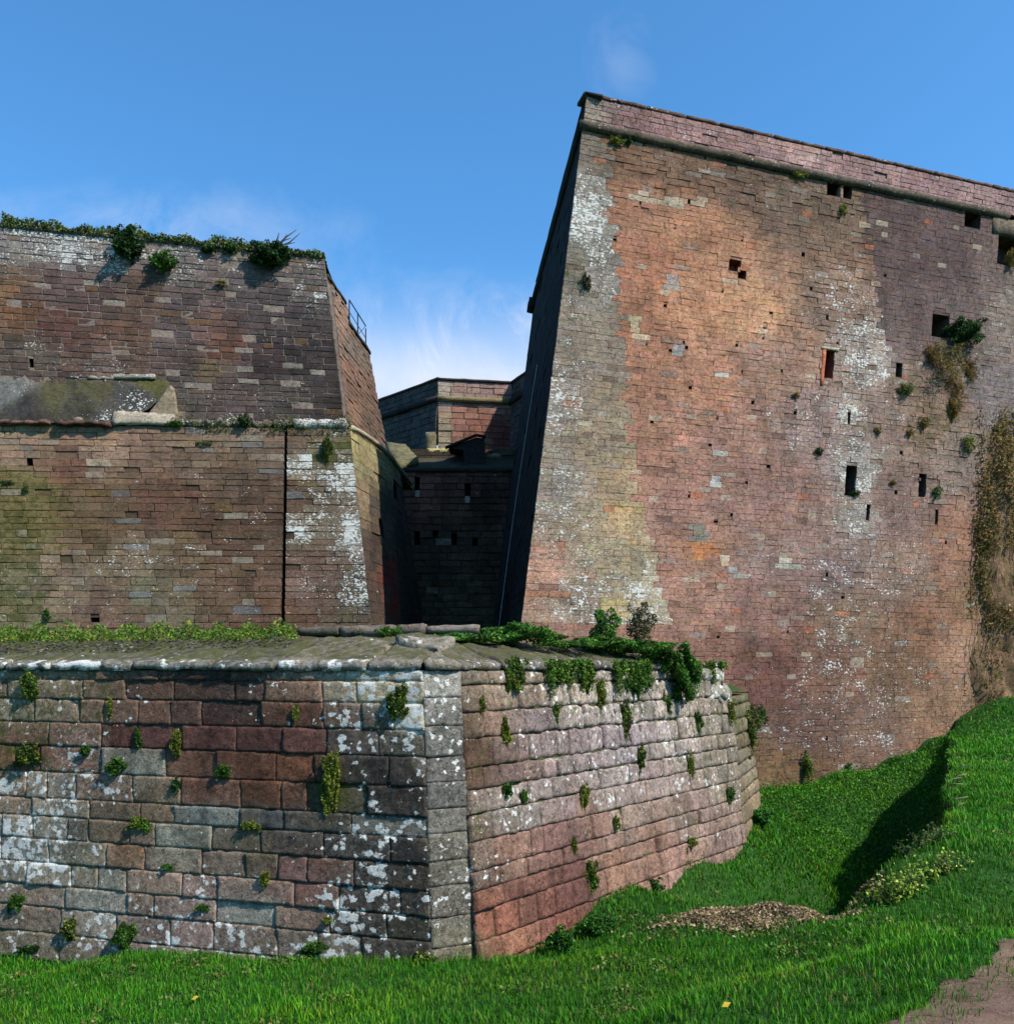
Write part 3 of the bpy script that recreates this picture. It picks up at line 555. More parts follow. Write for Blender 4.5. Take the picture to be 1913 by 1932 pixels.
poly_part('rear_wall', [US.pos(es(12.6), 12.6, -.05), US.pos(es(zb - 2), zb - 2, -.05), US.pos(es(zb - 2), zb - 2, -.05) + np.array([-20, 2, 0]), US.pos(es(12.6), 12.6, -.05) + np.array([-20, 2, 0])], M_DARK, left, lin((80, 70, 60)))
# ledge between the two
poly_part('ledge', [LF.pos(0, zt, -.02), LF.pos(21, zt, -.02), LF.pos(21, zt + .1, -2.2), LF.pos(-.3, zt + .1, -2.2)], M_LEFT, left, lin((95, 88, 66)), (.1, .4, .1))
s = .05
for k in range(11):
    L = U(.45, 1.0) if k else 1.85; hh = (.32 if k == 0 else U(.12, .3)); 
    rough_box('ledge_stone', box_pts(LF, s, s + L - .04, zt - .0 + U(0, .04), zt + hh, -.8, U(.0, .1)), M_LEFT, left, np.array(lin((150, 142, 130) if k == 0 else (125, 108, 96))) * U(.85, 1.15) / KL, (.5 if k == 0 else .3, .2, 0), n=9, amp=.09, seed=k); s += L
# weathered stone apron lying on the ledge at the left, with a rendered kerb turning up at its end
def bump_sheet(name, rows, mat, parent, col, mask, n=40, amp=.05, thick=.25, paint=None):
    """rows: list of polylines (same length) lofted; gives a thick worn slab"""
    rows = [[np.array(p, float) for p in r] for r in rows]; m_ = len(rows); V = []; Fc = []; Cc = []; Mm = []
    def samp(r, f):
        x = f * (len(r) - 1); i = min(int(x), len(r) - 2); return r[i] + (r[i + 1] - r[i]) * (x - i)
    mm = 14
    for j in range(mm + 1):
        y = j / mm * (m_ - 1); a = min(int(y), m_ - 2); fy = y - a
        for i in range(n + 1):
            p = samp(rows[a], i / n) * (1 - fy) + samp(rows[a + 1], i / n) * fy
            p = p + amp * np.array([0, -.6 * nz(*(p * 2.2)), nz(*(p * 2.2 + 4))]) + amp * .5 * np.array([0, -.5 * nz(*(p * 8)), nz(*(p * 8))])
            V.append(p); c, k = (paint(p) if paint else (col, mask)); Cc.append(c); Mm.append(k)
    for j in range(mm):
        for i in range(n): a = j * (n + 1) + i; Fc.append((a, a + 1, a + n + 2, a + n + 1))
    return link(name, mesh(name, V, Fc, Cc, Mm, smooth=True), mat, parent)
ap = painter([(60, 712, (135, 122, 112), .3, 0, .2, 25), (30, 735, (110, 108, 102), .2, .1, .1, 25), (100, 740, (96, 88, 66), .0, .32, 0, 30), (180, 735, (90, 82, 62), .05, .32, 0, 30), (280, 720, (108, 98, 66), .0, .5, 0, 22), (50, 775, (66, 62, 58), .05, .1, .4, 30), (150, 770, (66, 62, 52), .15, .2, .35, 30), (250, 760, (72, 68, 64), .34, 0, .4, 28), (190, 785, (84, 78, 72), .45, 0, .5, 20), (60, 790, (66, 58, 52), .1, 0, .4, 25)], KL, 30)
def L3(u, v_, o=0.): return P(u, v_, LF.at(u, v_)[1] - o * .75)
bump_sheet('apron_slab', [[L3(-260, 800, .12), L3(0, 796, .12), L3(100, 798, .12), L3(215, 797, .12), L3(275, 775, .0)], [L3(-260, 770, -.1), L3(0, 768, -.1), L3(100, 765, -.1), L3(235, 765, -.15), L3(300, 757, -.25)], [L3(-260, 725, -.5), L3(0, 722, -.45), L3(100, 728, -.45), L3(240, 730, -.45), L3(321, 735, -.5)], [L3(-260, 695, -.8), L3(0, 690, -.8), L3(80, 700, -.8), L3(190, 712, -.8), L3(318, 712, -.8)]], M_LEFT, left, None, None, 90, .10, paint=ap)
s_a = LF.inv(215, 800)[0]; s_b = LF.inv(-260, 800)[0]; s = s_a
while s < s_b:
    L = U(1.2, 2.6); rough_box('lip_stone', box_pts(LF, s, s + L - .03, zt - .06 + U(-.03, .03), zt + .06, -.5, .22 + U(-.05, .05)), M_LEFT, left, np.array(lin((100, 72, 60))) * U(.7, 1.2), (.1, 0, .35), n=14, amp=.09, seed=s); s += L
rough_box('kerb_stone', [L3(212, 803, .2), L3(330, 803, .12), L3(330, 782, .12), L3(212, 776, .2), L3(212, 803, -.9), L3(330, 803, -.9), L3(330, 782, -.9), L3(212, 776, -.9)], M_LEFT, left, lin((165, 148, 128)), (.2, .15, 0), n=12, amp=.05)
rough_box('kerb_stone', [L3(278, 785, .02), L3(338, 795, .02), L3(330, 735, -.1), L3(322, 728, -.1), L3(278, 785, -.8), L3(338, 795, -.8), L3(330, 735, -.8), L3(322, 728, -.8)], M_LEFT, left, lin((135, 118, 98)), (.1, .2, 0), n=10, amp=.04)
for (u, v_, w_, h_) in ((15, 702, 34, 12), (62, 700, 38, 9), (120, 706, 60, 9), (190, 708, 50, 8), (250, 706, 90, 10)):
    rough_box('ledge_stone', [L3(u - w_ / 2, v_ + h_, -.55), L3(u + w_ / 2, v_ + h_, -.55), L3(u + w_ / 2, v_, -.6), L3(u - w_ / 2, v_, -.6), L3(u - w_ / 2, v_ + h_, -1.1), L3(u + w_ / 2, v_ + h_, -1.1), L3(u + w_ / 2, v_, -1.1), L3(u - w_ / 2, v_, -1.1)], M_LEFT, left, lin((135, 124, 108)), (.3, .05, 0), n=8, amp=.04)
# lower flank (orillon) and its inner facet
e = P(738, 868, 32.0); cst = LF.pos(0, zt); OS = Face(LF.p0, (e[0] - cst[0], e[1] - cst[1]), lw)
o1 = OS.inv(738, 868); o2 = OS.inv(755, 1179); oe = lambda h: o2[0] + (o1[0] - o2[0]) * (h - o2[1]) / (o1[1] - o2[1])
opaint = painter([(680, 850, (122, 112, 78), 0, .15, 0, 20), (715, 880, (112, 100, 72), 0, .2, 0, 20), (680, 950, (105, 88, 66), 0, .1, .1, 25), (710, 950, (60, 52, 44), 0, .1, .3, 25), (700, 1050, (62, 50, 42), 0, 0, .3, 25), (735, 1080, (95, 40, 30), .1, 0, .1, 14), (738, 1140, (110, 42, 25), .1, 0, .0, 14), (700, 1150, (60, 50, 42), 0, 0, .3, 25)], .8, 30)  # lit top and shadowed lower part are painted into these colours
ho = [hole(OS, 716, 983, 724, 1012, .5)]
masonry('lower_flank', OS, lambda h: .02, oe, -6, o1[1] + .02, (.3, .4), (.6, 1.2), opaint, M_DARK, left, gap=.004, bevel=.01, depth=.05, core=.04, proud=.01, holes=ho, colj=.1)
recess('loophole', OS, ho[0], M_DARK, left, lin((30, 26, 24)))
A = OS.pos(oe(-6), -6); B = OS.pos(oe(o1[1]), o1[1]); O2 = Face(A - np.array([lw[0] * -6, 0, 0]) * 0 + OS.w * 0 - np.array([0, 0, 0]), (0.06, 1), ((B - A)[0] / (B - A)[2], (B - A)[1] / (B - A)[2]))
hh = (B - A)[2]; r1 = O2.inv(755, 895); r2 = O2.inv(800, 1179); re = lambda h: r2[0] + (r1[0] - r2[0]) * (h - r2[1]) / (r1[1] - r2[1])
ho2 = [hole(O2, 742, 915, 750, 945, .5)]
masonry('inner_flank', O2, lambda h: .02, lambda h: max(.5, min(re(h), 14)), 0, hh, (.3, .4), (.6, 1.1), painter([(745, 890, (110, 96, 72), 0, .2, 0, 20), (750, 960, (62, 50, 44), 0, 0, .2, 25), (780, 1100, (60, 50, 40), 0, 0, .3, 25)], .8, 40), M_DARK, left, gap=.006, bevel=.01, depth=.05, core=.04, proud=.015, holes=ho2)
recess('loophole', O2, ho2[0], M_DARK, left, lin((24, 20, 20)))
# curved coping over the lower flank
cop = [LF.pos(.05, zt + .05, -.1)] + [OS.pos(f * oe(o1[1]), zt + (o1[1] - zt) * f + .06 + .12 * math.sin(math.pi * f), .03) for f in np.linspace(.05, 1, 10)] + [O2.pos(x, hh + .02 - .02 * x, .03) for x in (1, 2.5, 4)]
tube('flank_coping', cop, .09, M_LEFT, left, 8, lin((155, 145, 122)), (.2, .1, 0))
poly_part('lower_terrace', [LF.pos(-.02, zt, -.05), OS.pos(oe(o1[1]), o1[1], -.05), O2.pos(5, hh - .1, -.05), np.array([-12, 38, zt]), np.array([-12, 30, zt])], M_DARK, left, lin((95, 85, 60)), (0, .3, .2))
# railing on the rampart
rl = thing('metal_railing', 'thin black metal railing on the edge of the left rampart against the sky', 'railing', US.pos(es(12.6) * .55, 12.6, -.1))
def TP(s, z): return US.pos(s, 12.68, -.05) + np.array([0, 0, z])
sa = US.inv(661, 610)[0]; sb = US.inv(692, 655)[0]
for k in range(3):
    s_ = sa + (sb - sa) * k / 2; tube('post', [TP(s_, -.1), TP(s_, .95 if k < 2 else .8)], .025, M_IRON, rl, 6)
tube('rail', [TP(sa, .95), TP(sb, .9)], .025, M_IRON, rl, 6); tube('rail', [TP(sa, .5), TP(sb, .42)], .015, M_IRON, rl, 6); tube('rail', [TP((sa + sb) / 2, .1), TP(sb, .9)], .012, M_IRON, rl, 5)

# ------------------------------------------------------------------ REAR: keep and casemate wall
KR=.95
keep = thing('stone_keep', 'distant angular stone bastion closing the gap, pinkish lit front and a cordon', 'bastion', (-1.7, 46, -4))
zk = 538 / F * 46
kA = P(713, 759, zk * F / 497); kB = P(826, 718, 46); kC = P(966, 725, zk * F / 531); kD = P(994, 705, zk * F / 551); kD = kC + (kD - kC) * 3.0; kA = kB + (kA - kB) * 1.8
for p in (kA, kB, kC, kD): p[2] = 0
kp = painter([(840, 735, (150, 130, 118), .3, 0, 0, 20), (900, 740, (142, 112, 102), .15, 0, 0, 30), (835, 800, (135, 120, 100), .1, 0, 0, 16), (835, 840, (140, 122, 98), .1, 0, 0, 16), (890, 780, (130, 92, 76), 0, 0, 0, 25), (900, 810, (125, 82, 68), 0, 0, 0, 25), (950, 830, (110, 60, 50), 0, 0, 0, 25)], KR, 25)
kdark = lambda p: (np.array(lin((80, 70, 66))), np.array([0, 0, .2]))  # side faces turned from the sun: shade painted into the stone colour
def kface(A, B, pt, nm, mat, dark=False):
    d = B - A; L = np.hypot(d[0], d[1]); lean = .06; n = np.cross((d[0] / L, d[1] / L, 0), (0, 0, 1.)); n = n if np.dot(n, -A) > 0 else -n
    f = Face(A + n * .9, d[:2], (-n[0] * lean, -n[1] * lean)); zc = zk - 1.05
    masonry(nm, f, lambda h: -.0, lambda h: L, -5, zc, (.28, .36), (.5, .9), pt, mat, keep, gap=.012, bevel=.02, depth=.08, core=.06, jit=.015, proud=.03, colj=.15)
    masonry('parapet', f, lambda h: -.0, lambda h: L, zc + .1, zk, (.28, .34), (.5, .9), pt, mat, keep, gap=.012, bevel=.02, depth=.08, core=.06, jit=.015, proud=.03, colj=.15)
    tube('cordon', along(f, -.05, L + .05, zc + .03, .06, 1), .17, mat, keep, 8, lin((125, 112, 80)) if not dark else lin((50, 44, 42)))  # cordon on the side faces carries the same painted shade
    rough_box('capping', box_pts(f, -.1, L + .1, zk, zk + .12, -.5, .1), M_DARK, keep, lin((60, 48, 42)), n=14, amp=.02); return f
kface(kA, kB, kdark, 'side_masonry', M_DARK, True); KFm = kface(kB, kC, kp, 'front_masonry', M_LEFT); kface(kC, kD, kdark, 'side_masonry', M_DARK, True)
poly_part('keep_top', [kA + (0, 0, zk), kB + (0, 0, zk), kC + (0, 0, zk), kD + (0, 0, zk), kD + (4, 12, zk), kA + (-4, 12, zk)], M_SOIL, keep)
cas = thing('casemate_wall', 'shadowed red stone wall across the gorge with two rows of small loopholes', 'wall', (-2, 40, -4))
zc = 378 / F * 40; CF = Face((-8, 40, 0), (1, .0), (0, .02))
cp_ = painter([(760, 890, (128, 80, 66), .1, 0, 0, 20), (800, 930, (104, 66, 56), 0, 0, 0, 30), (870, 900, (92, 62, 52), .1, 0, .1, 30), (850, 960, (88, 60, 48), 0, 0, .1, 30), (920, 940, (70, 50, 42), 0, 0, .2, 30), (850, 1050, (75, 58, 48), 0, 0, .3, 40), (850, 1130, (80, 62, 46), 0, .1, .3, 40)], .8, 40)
hc = [hole(CF, *q, .6) for q in ((783, 901, 792, 938), (877, 911, 887, 949), (782, 1004, 792, 1029), (817, 1002, 826, 1014), (852, 1008, 862, 1030), (892, 1014, 901, 1030))]
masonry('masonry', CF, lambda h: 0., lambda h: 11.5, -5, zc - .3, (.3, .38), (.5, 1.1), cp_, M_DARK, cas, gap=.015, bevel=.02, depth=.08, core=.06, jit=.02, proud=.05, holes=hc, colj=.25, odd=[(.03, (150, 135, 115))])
for k, q in enumerate(hc):
    recess('loophole', CF, q, M_DARK, cas, lin((40, 30, 28)))
    if k < 2: rough_box('sill', box_pts(CF, q[0], q[1], q[2] - .02, q[2] + .3, -.4, .02), M_LEFT, cas, lin((190, 160, 140)), n=3, amp=.02)
rough_box('coping', box_pts(CF, 0, 11.5, zc - .3, zc - .12, -.5, .12), M_DARK, cas, lin((60, 54, 46)), n=20, amp=.04)
bump_sheet('sloping_roof', [[(-8, 40.4, zc - .2), (4, 40.4, zc - .45)], [(-8, 44.9, 11.2), (4, 44.9, 11.2)]], M_DARK, cas, lin((60, 56, 44)), (0, .1, .2), 30, .08)
slab = [P(728, 834, 43.5), P(765, 838, 43.5), P(792, 866, 40.9), P(745, 878, 40.2)]
rough_box('stone_slab', [slab[3], slab[2], slab[1], slab[0]] + [p - np.array([0, 0, .35]) for p in (slab[3], slab[2], slab[1], slab[0])], M_DARK, cas, lin((105, 98, 74)), (0, .3, 0), n=10, amp=.06)
def screenbox(nm, u0, v0, u1, v1, Y0, Y1, col, mat=M_DARK, **k):
    a, b, c, d = P(u0, v1, Y0), P(u1, v1, Y0), P(u1, v0, Y0), P(u0, v0, Y0); s_ = np.array([0, Y1 - Y0, 0]); return rough_box(nm, [a, b, c, d, a + s_, b + s_, c + s_, d + s_], mat, cas, lin(col), n=8, amp=.04, **k)
screenbox('buttress', 802, 815, 821, 885, 44.2, 45.2, (105, 98, 76)); screenbox('ledge_stone', 804, 847, 876, 856, 43.6, 44.8, (165, 150, 100), M_LEFT); screenbox('ledge_stone', 914, 855, 947, 866, 43.6, 44.8, (130, 116, 92), M_LEFT)
tur = thing('roofed_turret', 'small dark stone turret with a slanting roof in front of the distant bastion', 'turret', P(893, 885, 42.5))
pts = [(846, 846), (898, 826), (914, 828), (914, 890), (874, 890), (874, 850)]
fr = [P(u, v_, 42.2) for u, v_ in pts]; bk = [p + np.array([0, 1.3, 0]) for p in fr]; nn = len(pts)
link('turret_body', mesh('turret_body', fr + bk, [tuple(range(nn)), tuple(range(nn, 2 * nn))[::-1]] + [(i, (i + 1) % nn, nn + (i + 1) % nn, nn + i) for i in range(nn)], [lin((55, 46, 42))] * 2 * nn, [(0, 0, .2)] * 2 * nn), M_DARK, tur)
rf = [P(840, 846, 42.1), P(898, 822, 42.1), P(917, 825, 42.1)]; tube('roof_edge', rf, .08, M_DARK, tur, 6, lin((45, 40, 38)))
masonry('band_masonry', Face((-8, 43.4, 0), (1, 0), (0, .02)), lambda h: 0., lambda h: 12, 9.6, 11.05, (.25, .32), (.5, .9), lambda p: (np.array(lin((70, 60, 50))), np.array([0, .1, .2])), M_DARK, cas, gap=.01)

# ------------------------------------------------------------------ NEAR LOW WALL
low = thing('low_stone_wall', 'low battered wall of big lichen spotted blocks with a sloping coping, in the foreground', 'wall', (-.7, 8.3, -2.9))
zA = -2.846
At = P(797, 1256, 8.62); Ab = P(815, 1808, 8.3); wA = (At - Ab); wA = (wA[0] / wA[2], wA[1] / wA[2])
Bt = P(868, 1256, 8.80); Bb = P(905, 1808, 8.42); wB = (Bt - Bb); wB = (wB[0] / wB[2], wB[1] / wB[2])
Ct = P(1372, 1256, 13.55); Cb = P(1402, 1545, 13.3); Db = P(1436, 1495, 15.0); Dt = P(1405, 1330, 15.2); Dt[2] = 0; Ct = np.array([Ct[0], Ct[1], 0])
NL = Face(At, (-.9636, .267), wA); NC = Face(At, (Bt - At)[:2], wA); NR = Face(Bt, (Ct - Bt)[:2], wB)
KN = 1.3; KNR = 1.85
nl_ctrl = [(60, 1290, (130, 122, 108), .3, .15, .05), (60, 1350, (120, 112, 98), .25, .25, .1), (180, 1300, (118, 100, 88), .25, .2, .1), (260, 1290, (105, 84, 78), .2, .05, .15), (400, 1300, (72, 56, 52), .2, 0, .35, 50), (440, 1330, (66, 52, 50), .25, 0, .35, 50), (350, 1350, (80, 62, 58), .15, 0, .2, 50), (300, 1400, (96, 68, 60), .05, .05, .05), (540, 1290, (118, 98, 90), .25, 0, .15, 50),
  (560, 1340, (92, 66, 58), .2, 0, .25, 50), (430, 1400, (92, 60, 50), 0, 0, .1), (560, 1410, (90, 60, 46), 0, 0, .15), (140, 1420, (120, 92, 84), .4, .2, .1), (50, 1420, (98, 76, 62), .1, .25, .15), (60, 1490, (122, 104, 90), .42, .1, .1), (200, 1480, (128, 105, 98), .38, .1, .05), (270, 1450, (142, 138, 128), .3, 0, 0, 40), (380, 1480, (112, 80, 70), .1, 0, .05), (500, 1480, (98, 66, 55), .05, .05, .1, 60),
  (100, 1550, (130, 126, 118), .45, .05, .1), (200, 1540, (108, 98, 88), .2, .1, .15), (330, 1530, (120, 105, 92), .2, .1, .05), (390, 1535, (135, 135, 132), .3, 0, 0, 30), (480, 1545, (98, 96, 94), .15, .15, .15, 50), (570, 1560, (88, 86, 84), .2, 0, .3, 50), (50, 1620, (135, 132, 122), .5, .1, 0), (150, 1640, (128, 122, 110), .35, .15, .05), (270, 1590, (125, 98, 78), .05, .05, 0, 40), (330, 1590, (130, 132, 126), .25, 0, 0, 35), (480, 1600, (92, 88, 78), .15, .1, .2),
  (300, 1660, (128, 112, 104), .35, 0, .05), (480, 1660, (120, 108, 102), .35, .05, .05), (570, 1660, (130, 88, 82), .15, 0, 0, 45), (80, 1700, (125, 112, 104), .3, .1, .1), (180, 1690, (132, 132, 130), .42, .05, .1, 45), (360, 1710, (132, 112, 108), .4, 0, .05), (500, 1720, (170, 165, 150), .25, .1, 0, 30), (570, 1740, (130, 112, 106), .1, .05, 0, 45), (100, 1770, (118, 108, 98), .35, .2, .15), (280, 1770, (125, 108, 102), .42, .1, .05), (450, 1770, (122, 108, 102), .4, .1, .05), (590, 1790, (105, 102, 98), .4, .15, .2, 45),
  (640, 1360, (85, 76, 70), .45, .1, .4, 40), (650, 1290, (155, 145, 130), .45, 0, .1, 40), (740, 1300, (165, 155, 135), .5, .1, 0, 40), (785, 1350, (175, 168, 150), .55, 0, 0, 25), (700, 1380, (70, 66, 64), .5, .1, .4, 40), (620, 1490, (80, 78, 58), .15, .45, .25, 25), (700, 1450, (52, 50, 50), .3, 0, .45, 40), (760, 1480, (55, 52, 50), .32, 0, .45, 35), (690, 1530, (55, 53, 52), .45, 0, .4, 35), (660, 1590, (60, 58, 56), .45, 0, .35, 35), (730, 1580, (60, 58, 56), .5, 0, .4, 35), (700, 1650, (66, 62, 56), .5, 0, .35, 35), (760, 1620, (52, 50, 50), .3, 0, .45, 35),
  (640, 1700, (72, 66, 60), .45, 0, .35, 35), (740, 1710, (60, 56, 54), .42, 0, .4, 35), (700, 1770, (66, 62, 58), .42, 0, .35, 35), (780, 1770, (70, 68, 64), .35, .05, .35, 30), (795, 1450, (150, 142, 128), .4, 0, .05, 14), (805, 1600, (120, 110, 98), .2, 0, .15, 14), (812, 1740, (120, 112, 98), .25, 0, .1, 14)]
nlp = painter(nl_ctrl, KN, 48, None, [(232, 1435, 312, 1470, (146, 140, 124)), (360, 1518, 412, 1560, (138, 135, 124)), (295, 1570, 362, 1615, (130, 128, 114)), (230, 1570, 296, 1612, (132, 102, 80)), (490, 1525, 575, 1575, (84, 80, 76)), (412, 1520, 490, 1560, (122, 110, 90)), (440, 1695, 520, 1745, (165, 160, 146)), (500, 1635, 610, 1690, (124, 92, 84)), (380, 1445, 440, 1470, (125, 92, 80)), (210, 1370, 600, 1418, (94, 62, 54)), (100, 1685, 225, 1715, (146, 140, 128))], .1, (1.13, .97, .77), 1.5)
masonry('left_face', NL, lambda h: 0., lambda h: 9., -4.2, -.055, (.2, .3), (.28, .95), nlp, M_NEAR, low, gap=.001, bevel=.0055, depth=.05, core=.022, proud=.014, fine=.028, colj=.15, K=KN, mortar=lambda p, c: (np.array(lin((165, 140, 125))) / KN if 290 < px(p)[0] < 640 and px(p)[1] < 1375 else c * .5), odd=[(.03, (158, 150, 134)), (.03, (134, 98, 80)), (.03, (70, 60, 55))])
cpn = painter([(835, 1290, (160, 152, 138), .35, .1, 0, 40), (835, 1400, (110, 106, 98), .3, .05, .15, 40), (850, 1500, (105, 98, 92), .3, .0, .15, 40), (850, 1600, (118, 110, 98), .3, .05, .1, 40), (860, 1720, (118, 108, 94), .35, .1, .1, 40), (875, 1790, (110, 104, 84), .2, .25, .1, 40)], 1.5, 60)
Lc = np.linalg.norm((Bt - At)[:2]); gb = np.linalg.norm((Bb - Ab)[:2]) - Lc
masonry('corner_face', NC, lambda h: 0., lambda h: Lc + gb * (-h / 2.846), -4.2, -.055, (.22, .32), (.8, .9), cpn, M_NEAR, low, gap=.001, bevel=.005, depth=.05, core=.03, proud=.01, fine=.028, colj=.1, mortar=lin((110, 100, 88)))
nr_ctrl = [(900, 1290, (150, 135, 112), .25, .1, .05), (920, 1360, (138, 116, 95), .2, .15, .1), (980, 1300, (160, 140, 120), .3, .2, .05), (1000, 1380, (150, 132, 126), .25, .1, .05), (900, 1450, (120, 92, 72), .15, .2, .1), (960, 1450, (130, 108, 96), .2, .1, .05), (1080, 1320, (195, 180, 160), .35, .25, 0), (1090, 1400, (172, 156, 150), .3, .1, 0), (1180, 1340, (188, 175, 165), .35, .3, 0), (1190, 1400, (170, 155, 152), .3, .2, 0),
  (1270, 1400, (190, 176, 162), .35, .2, 0), (1330, 1350, (165, 150, 132), .3, .25, .05), (890, 1560, (135, 118, 102), .3, .25, .05, 30), (960, 1520, (155, 142, 128), .35, .15, 0), (1050, 1480, (160, 142, 134), .3, .1, 0), (1150, 1480, (165, 148, 138), .3, .15, 0), (1260, 1480, (165, 148, 136), .25, .15, 0), (1360, 1450, (155, 142, 122), .25, .15, 0), (900, 1650, (130, 110, 92), .3, .1, .1, 30), (960, 1620, (150, 118, 98), .2, .05, 0), (1050, 1600, (140, 106, 92), .1, 0, 0), (1110, 1560, (155, 122, 106), .15, .05, 0), (1200, 1560, (165, 142, 124), .2, .1, 0), (1300, 1540, (165, 140, 122), .2, .15, 0),
  (930, 1740, (150, 100, 78), .05, .05, 0), (1000, 1700, (140, 98, 80), .1, 0, 0), (1070, 1660, (118, 82, 72), .05, 0, 0), (1050, 1720, (135, 92, 76), .05, 0, 0), (1150, 1640, (160, 125, 104), .05, .05, 0), (1230, 1600, (165, 132, 112), .05, .05, 0), (980, 1790, (150, 108, 86), .0, .1, 0), (900, 1780, (112, 100, 78), .2, .35, .05, 30)]
nrp = painter(nr_ctrl, KNR, 45, None, (), .04, (1.06, .97, .97), 1.2)
Lr = np.linalg.norm((Ct - Bt)[:2]); Lrb = Lr - .1
tz = lambda s: -.055 if s < 5.2 else -.055 - .42 * min(1, (s - 5.2) / .9)
masonry('right_face', NR, lambda h: 0., lambda h: Lr, -4.2, -.055, (.19, .3), (.2, .46), nrp, M_NEAR, low, gap=.004, bevel=.026, depth=.06, core=.03, proud=.022, fine=.028, colj=.13, bround=lambda a, h: .3 + .7 * min(1, max(0, (h + 1.9 - .12 * a) * 1.5)) * min(1, a * .6), mortar=lambda p, c: np.array(lin((78, 84, 44))) / 1.5, top=tz)
NE = Face(Ct, (Dt - Ct)[:2], ((Ct - Cb)[0] / 2.39, (Ct - Cb)[1] / 2.39)); Le = np.linalg.norm((Dt - Ct)[:2])
ne_p = painter([(1385, 1350, (140, 125, 96), .15, .35, 0, 40), (1420, 1400, (128, 108, 78), .1, .3, 0, 30), (1390, 1450, (150, 135, 112), .15, .2, 0, 40), (1415, 1500, (165, 142, 110), .05, .05, 0, 40)], KNR, 50)
masonry('rounded_end', NE, lambda h: 0., lambda h: Le + .15 * (-h / 2.4), -4.2, -.5, (.2, .3), (.5, .9), ne_p, M_NEAR, low, gap=.006, bevel=.03, depth=.05, core=.03, proud=.02, fine=.04, colj=.1)
NB = Face(Dt, (-.75, .5), (-.1, -.1)); masonry('back_face', NB, lambda h: 0., lambda h: 5., -4.2, -.5, (.25, .3), (.5, .9), ne_p, M_NEAR, low, gap=.01, fine=None)
# coping stones: sloped slabs following the wall
inL = np.array([.267, .9636, 0]) ; nR_ = -NR.n.copy(); nR_[2] = 0; nR_ /= np.linalg.norm(nR_)
def coping(face, s0, s1, inw, zfront, zback, depth_, col, mask, seed, tilt=0, lipo=.05, parent=low):
    P8 = []
    for (o_, zt_, zb_) in ((lipo, zfront, -.06), (None, zback, zback - .22)):
        for (s_, z_) in ((s0, zb_), (s1, zb_), (s1, zt_), (s0, zt_)):
            if o_ is not None: p = face.pos(s_, 0, o_); p[2] = z_
            else: p = face.pos(s_, 0, 0) + inw * depth_; p[2] = z_
            P8.append(p)
    return rough_box('coping_stone', P8, M_SLAB, parent, col, mask, n=22, amp=.03, seed=seed)
s = .0; k = 0
while s < 9:
    L = U(.6, 1.2); u_, _ = px(NL.pos(s + L / 2, 0)); c = lin((92, 86, 74)) if u_ < 600 else lin((108, 98, 86)); 
    coping(NL, s + .003, s + L - .006, inL, .025 + U(-.02, .012), .33 + U(-.02, .02), 1.05, np.array(c) * U(.8, 1.15) / 1.1, (lambda q, e=U(-.06, .12): (.36 + e, .2, .1) if q[2] < .06 else (.10 + e, .45, .42)), k * 3.3, lipo=.06 + U(-.015, .015)); s += L; k += 1
mid_in = inL + nR_; mid_in /= np.linalg.norm(mid_in)
def capex(a, b, ina, inb, zf, zb, dp, col, mask, seed):
    P8 = [a + (0, 0, -.06), b + (0, 0, -.06), b + (0, 0, zf), a + (0, 0, zf), a + ina * dp + (0, 0, zb - .2), b + inb * dp + (0, 0, zb - .2), b + inb * dp + (0, 0, zb), a + ina * dp + (0, 0, zb)]
    return rough_box('coping_stone', P8, M_SLAB, low, col, mask, n=16, amp=.03, seed=seed)
pa = NL.pos(-.03, 0, .06); pb = NR.pos(0, 0, .06); pa[2] = pb[2] = 0
capex(pa, pb, inL, nR_, .03, .33, 1.05, np.array(lin((104, 95, 82))) / .9, (.3, .2, .05), 77)
s = .0; zf = .025; k = 0
while s < 5.2:
    L = U(.5, .95); coping(NR, s + .004, min(s + L - .008, 5.25), nR_, zf + U(-.015, .015), .36 - .03 * s, 1.0, np.array(lin((88, 80, 70))) * U(.85, 1.15), (lambda q, e=U(-.06, .12): (.34 + e, .25, .1) if q[2] < .06 else (.10 + e, .45, .35)), 200 + k * 2.1, lipo=.04 + U(-.02, .02)); s += L; k += 1
# broken steps at the far end of the coping
for (sa_, sb_, z0, z1, dp) in ((5.3, 6.15, -.3, -.02, .9), (5.35, 6.3, -.56, -.3, .5), (5.75, Lr + .05, -.62, -.36, .8)):
    rough_box('coping_stone', [NR.pos(sa_, z0, .03), NR.pos(sb_, z0, .03), NR.pos(sb_, z1, .0), NR.pos(sa_, z1, .0)] + [q + nR_ * dp for q in (NR.pos(sa_, z0), NR.pos(sb_, z0), NR.pos(sb_, z1), NR.pos(sa_, z1))], M_SLAB, low, lin((135, 126, 110)), (.4, .25, .1), n=10, amp=.09, seed=sa_)
fill = [NL.pos(9, .28) + inL * .95, NL.pos(0, .28) + inL * .95, NR.pos(0, .28) + nR_ * .9, NR.pos(5.2, .12) + nR_ * .9, NR.pos(Lr, -.4) + nR_ * .3, Dt + (0, 0, -.45), Dt + (-3.2, 1.6, -.3), np.array([-1, 11.6, .32]), NL.pos(9, .30) + inL * 3]
poly_part('wall_fill', fill, M_SOIL, low)
poly_part('rear_face', [NL.pos(9, .30) + inL * 3, np.array([-1, 11.6, .32]), np.array([-1, 11.6, -5]), NL.pos(9, -5) + inL * 3], M_SLAB, low, lin((90, 80, 70)))
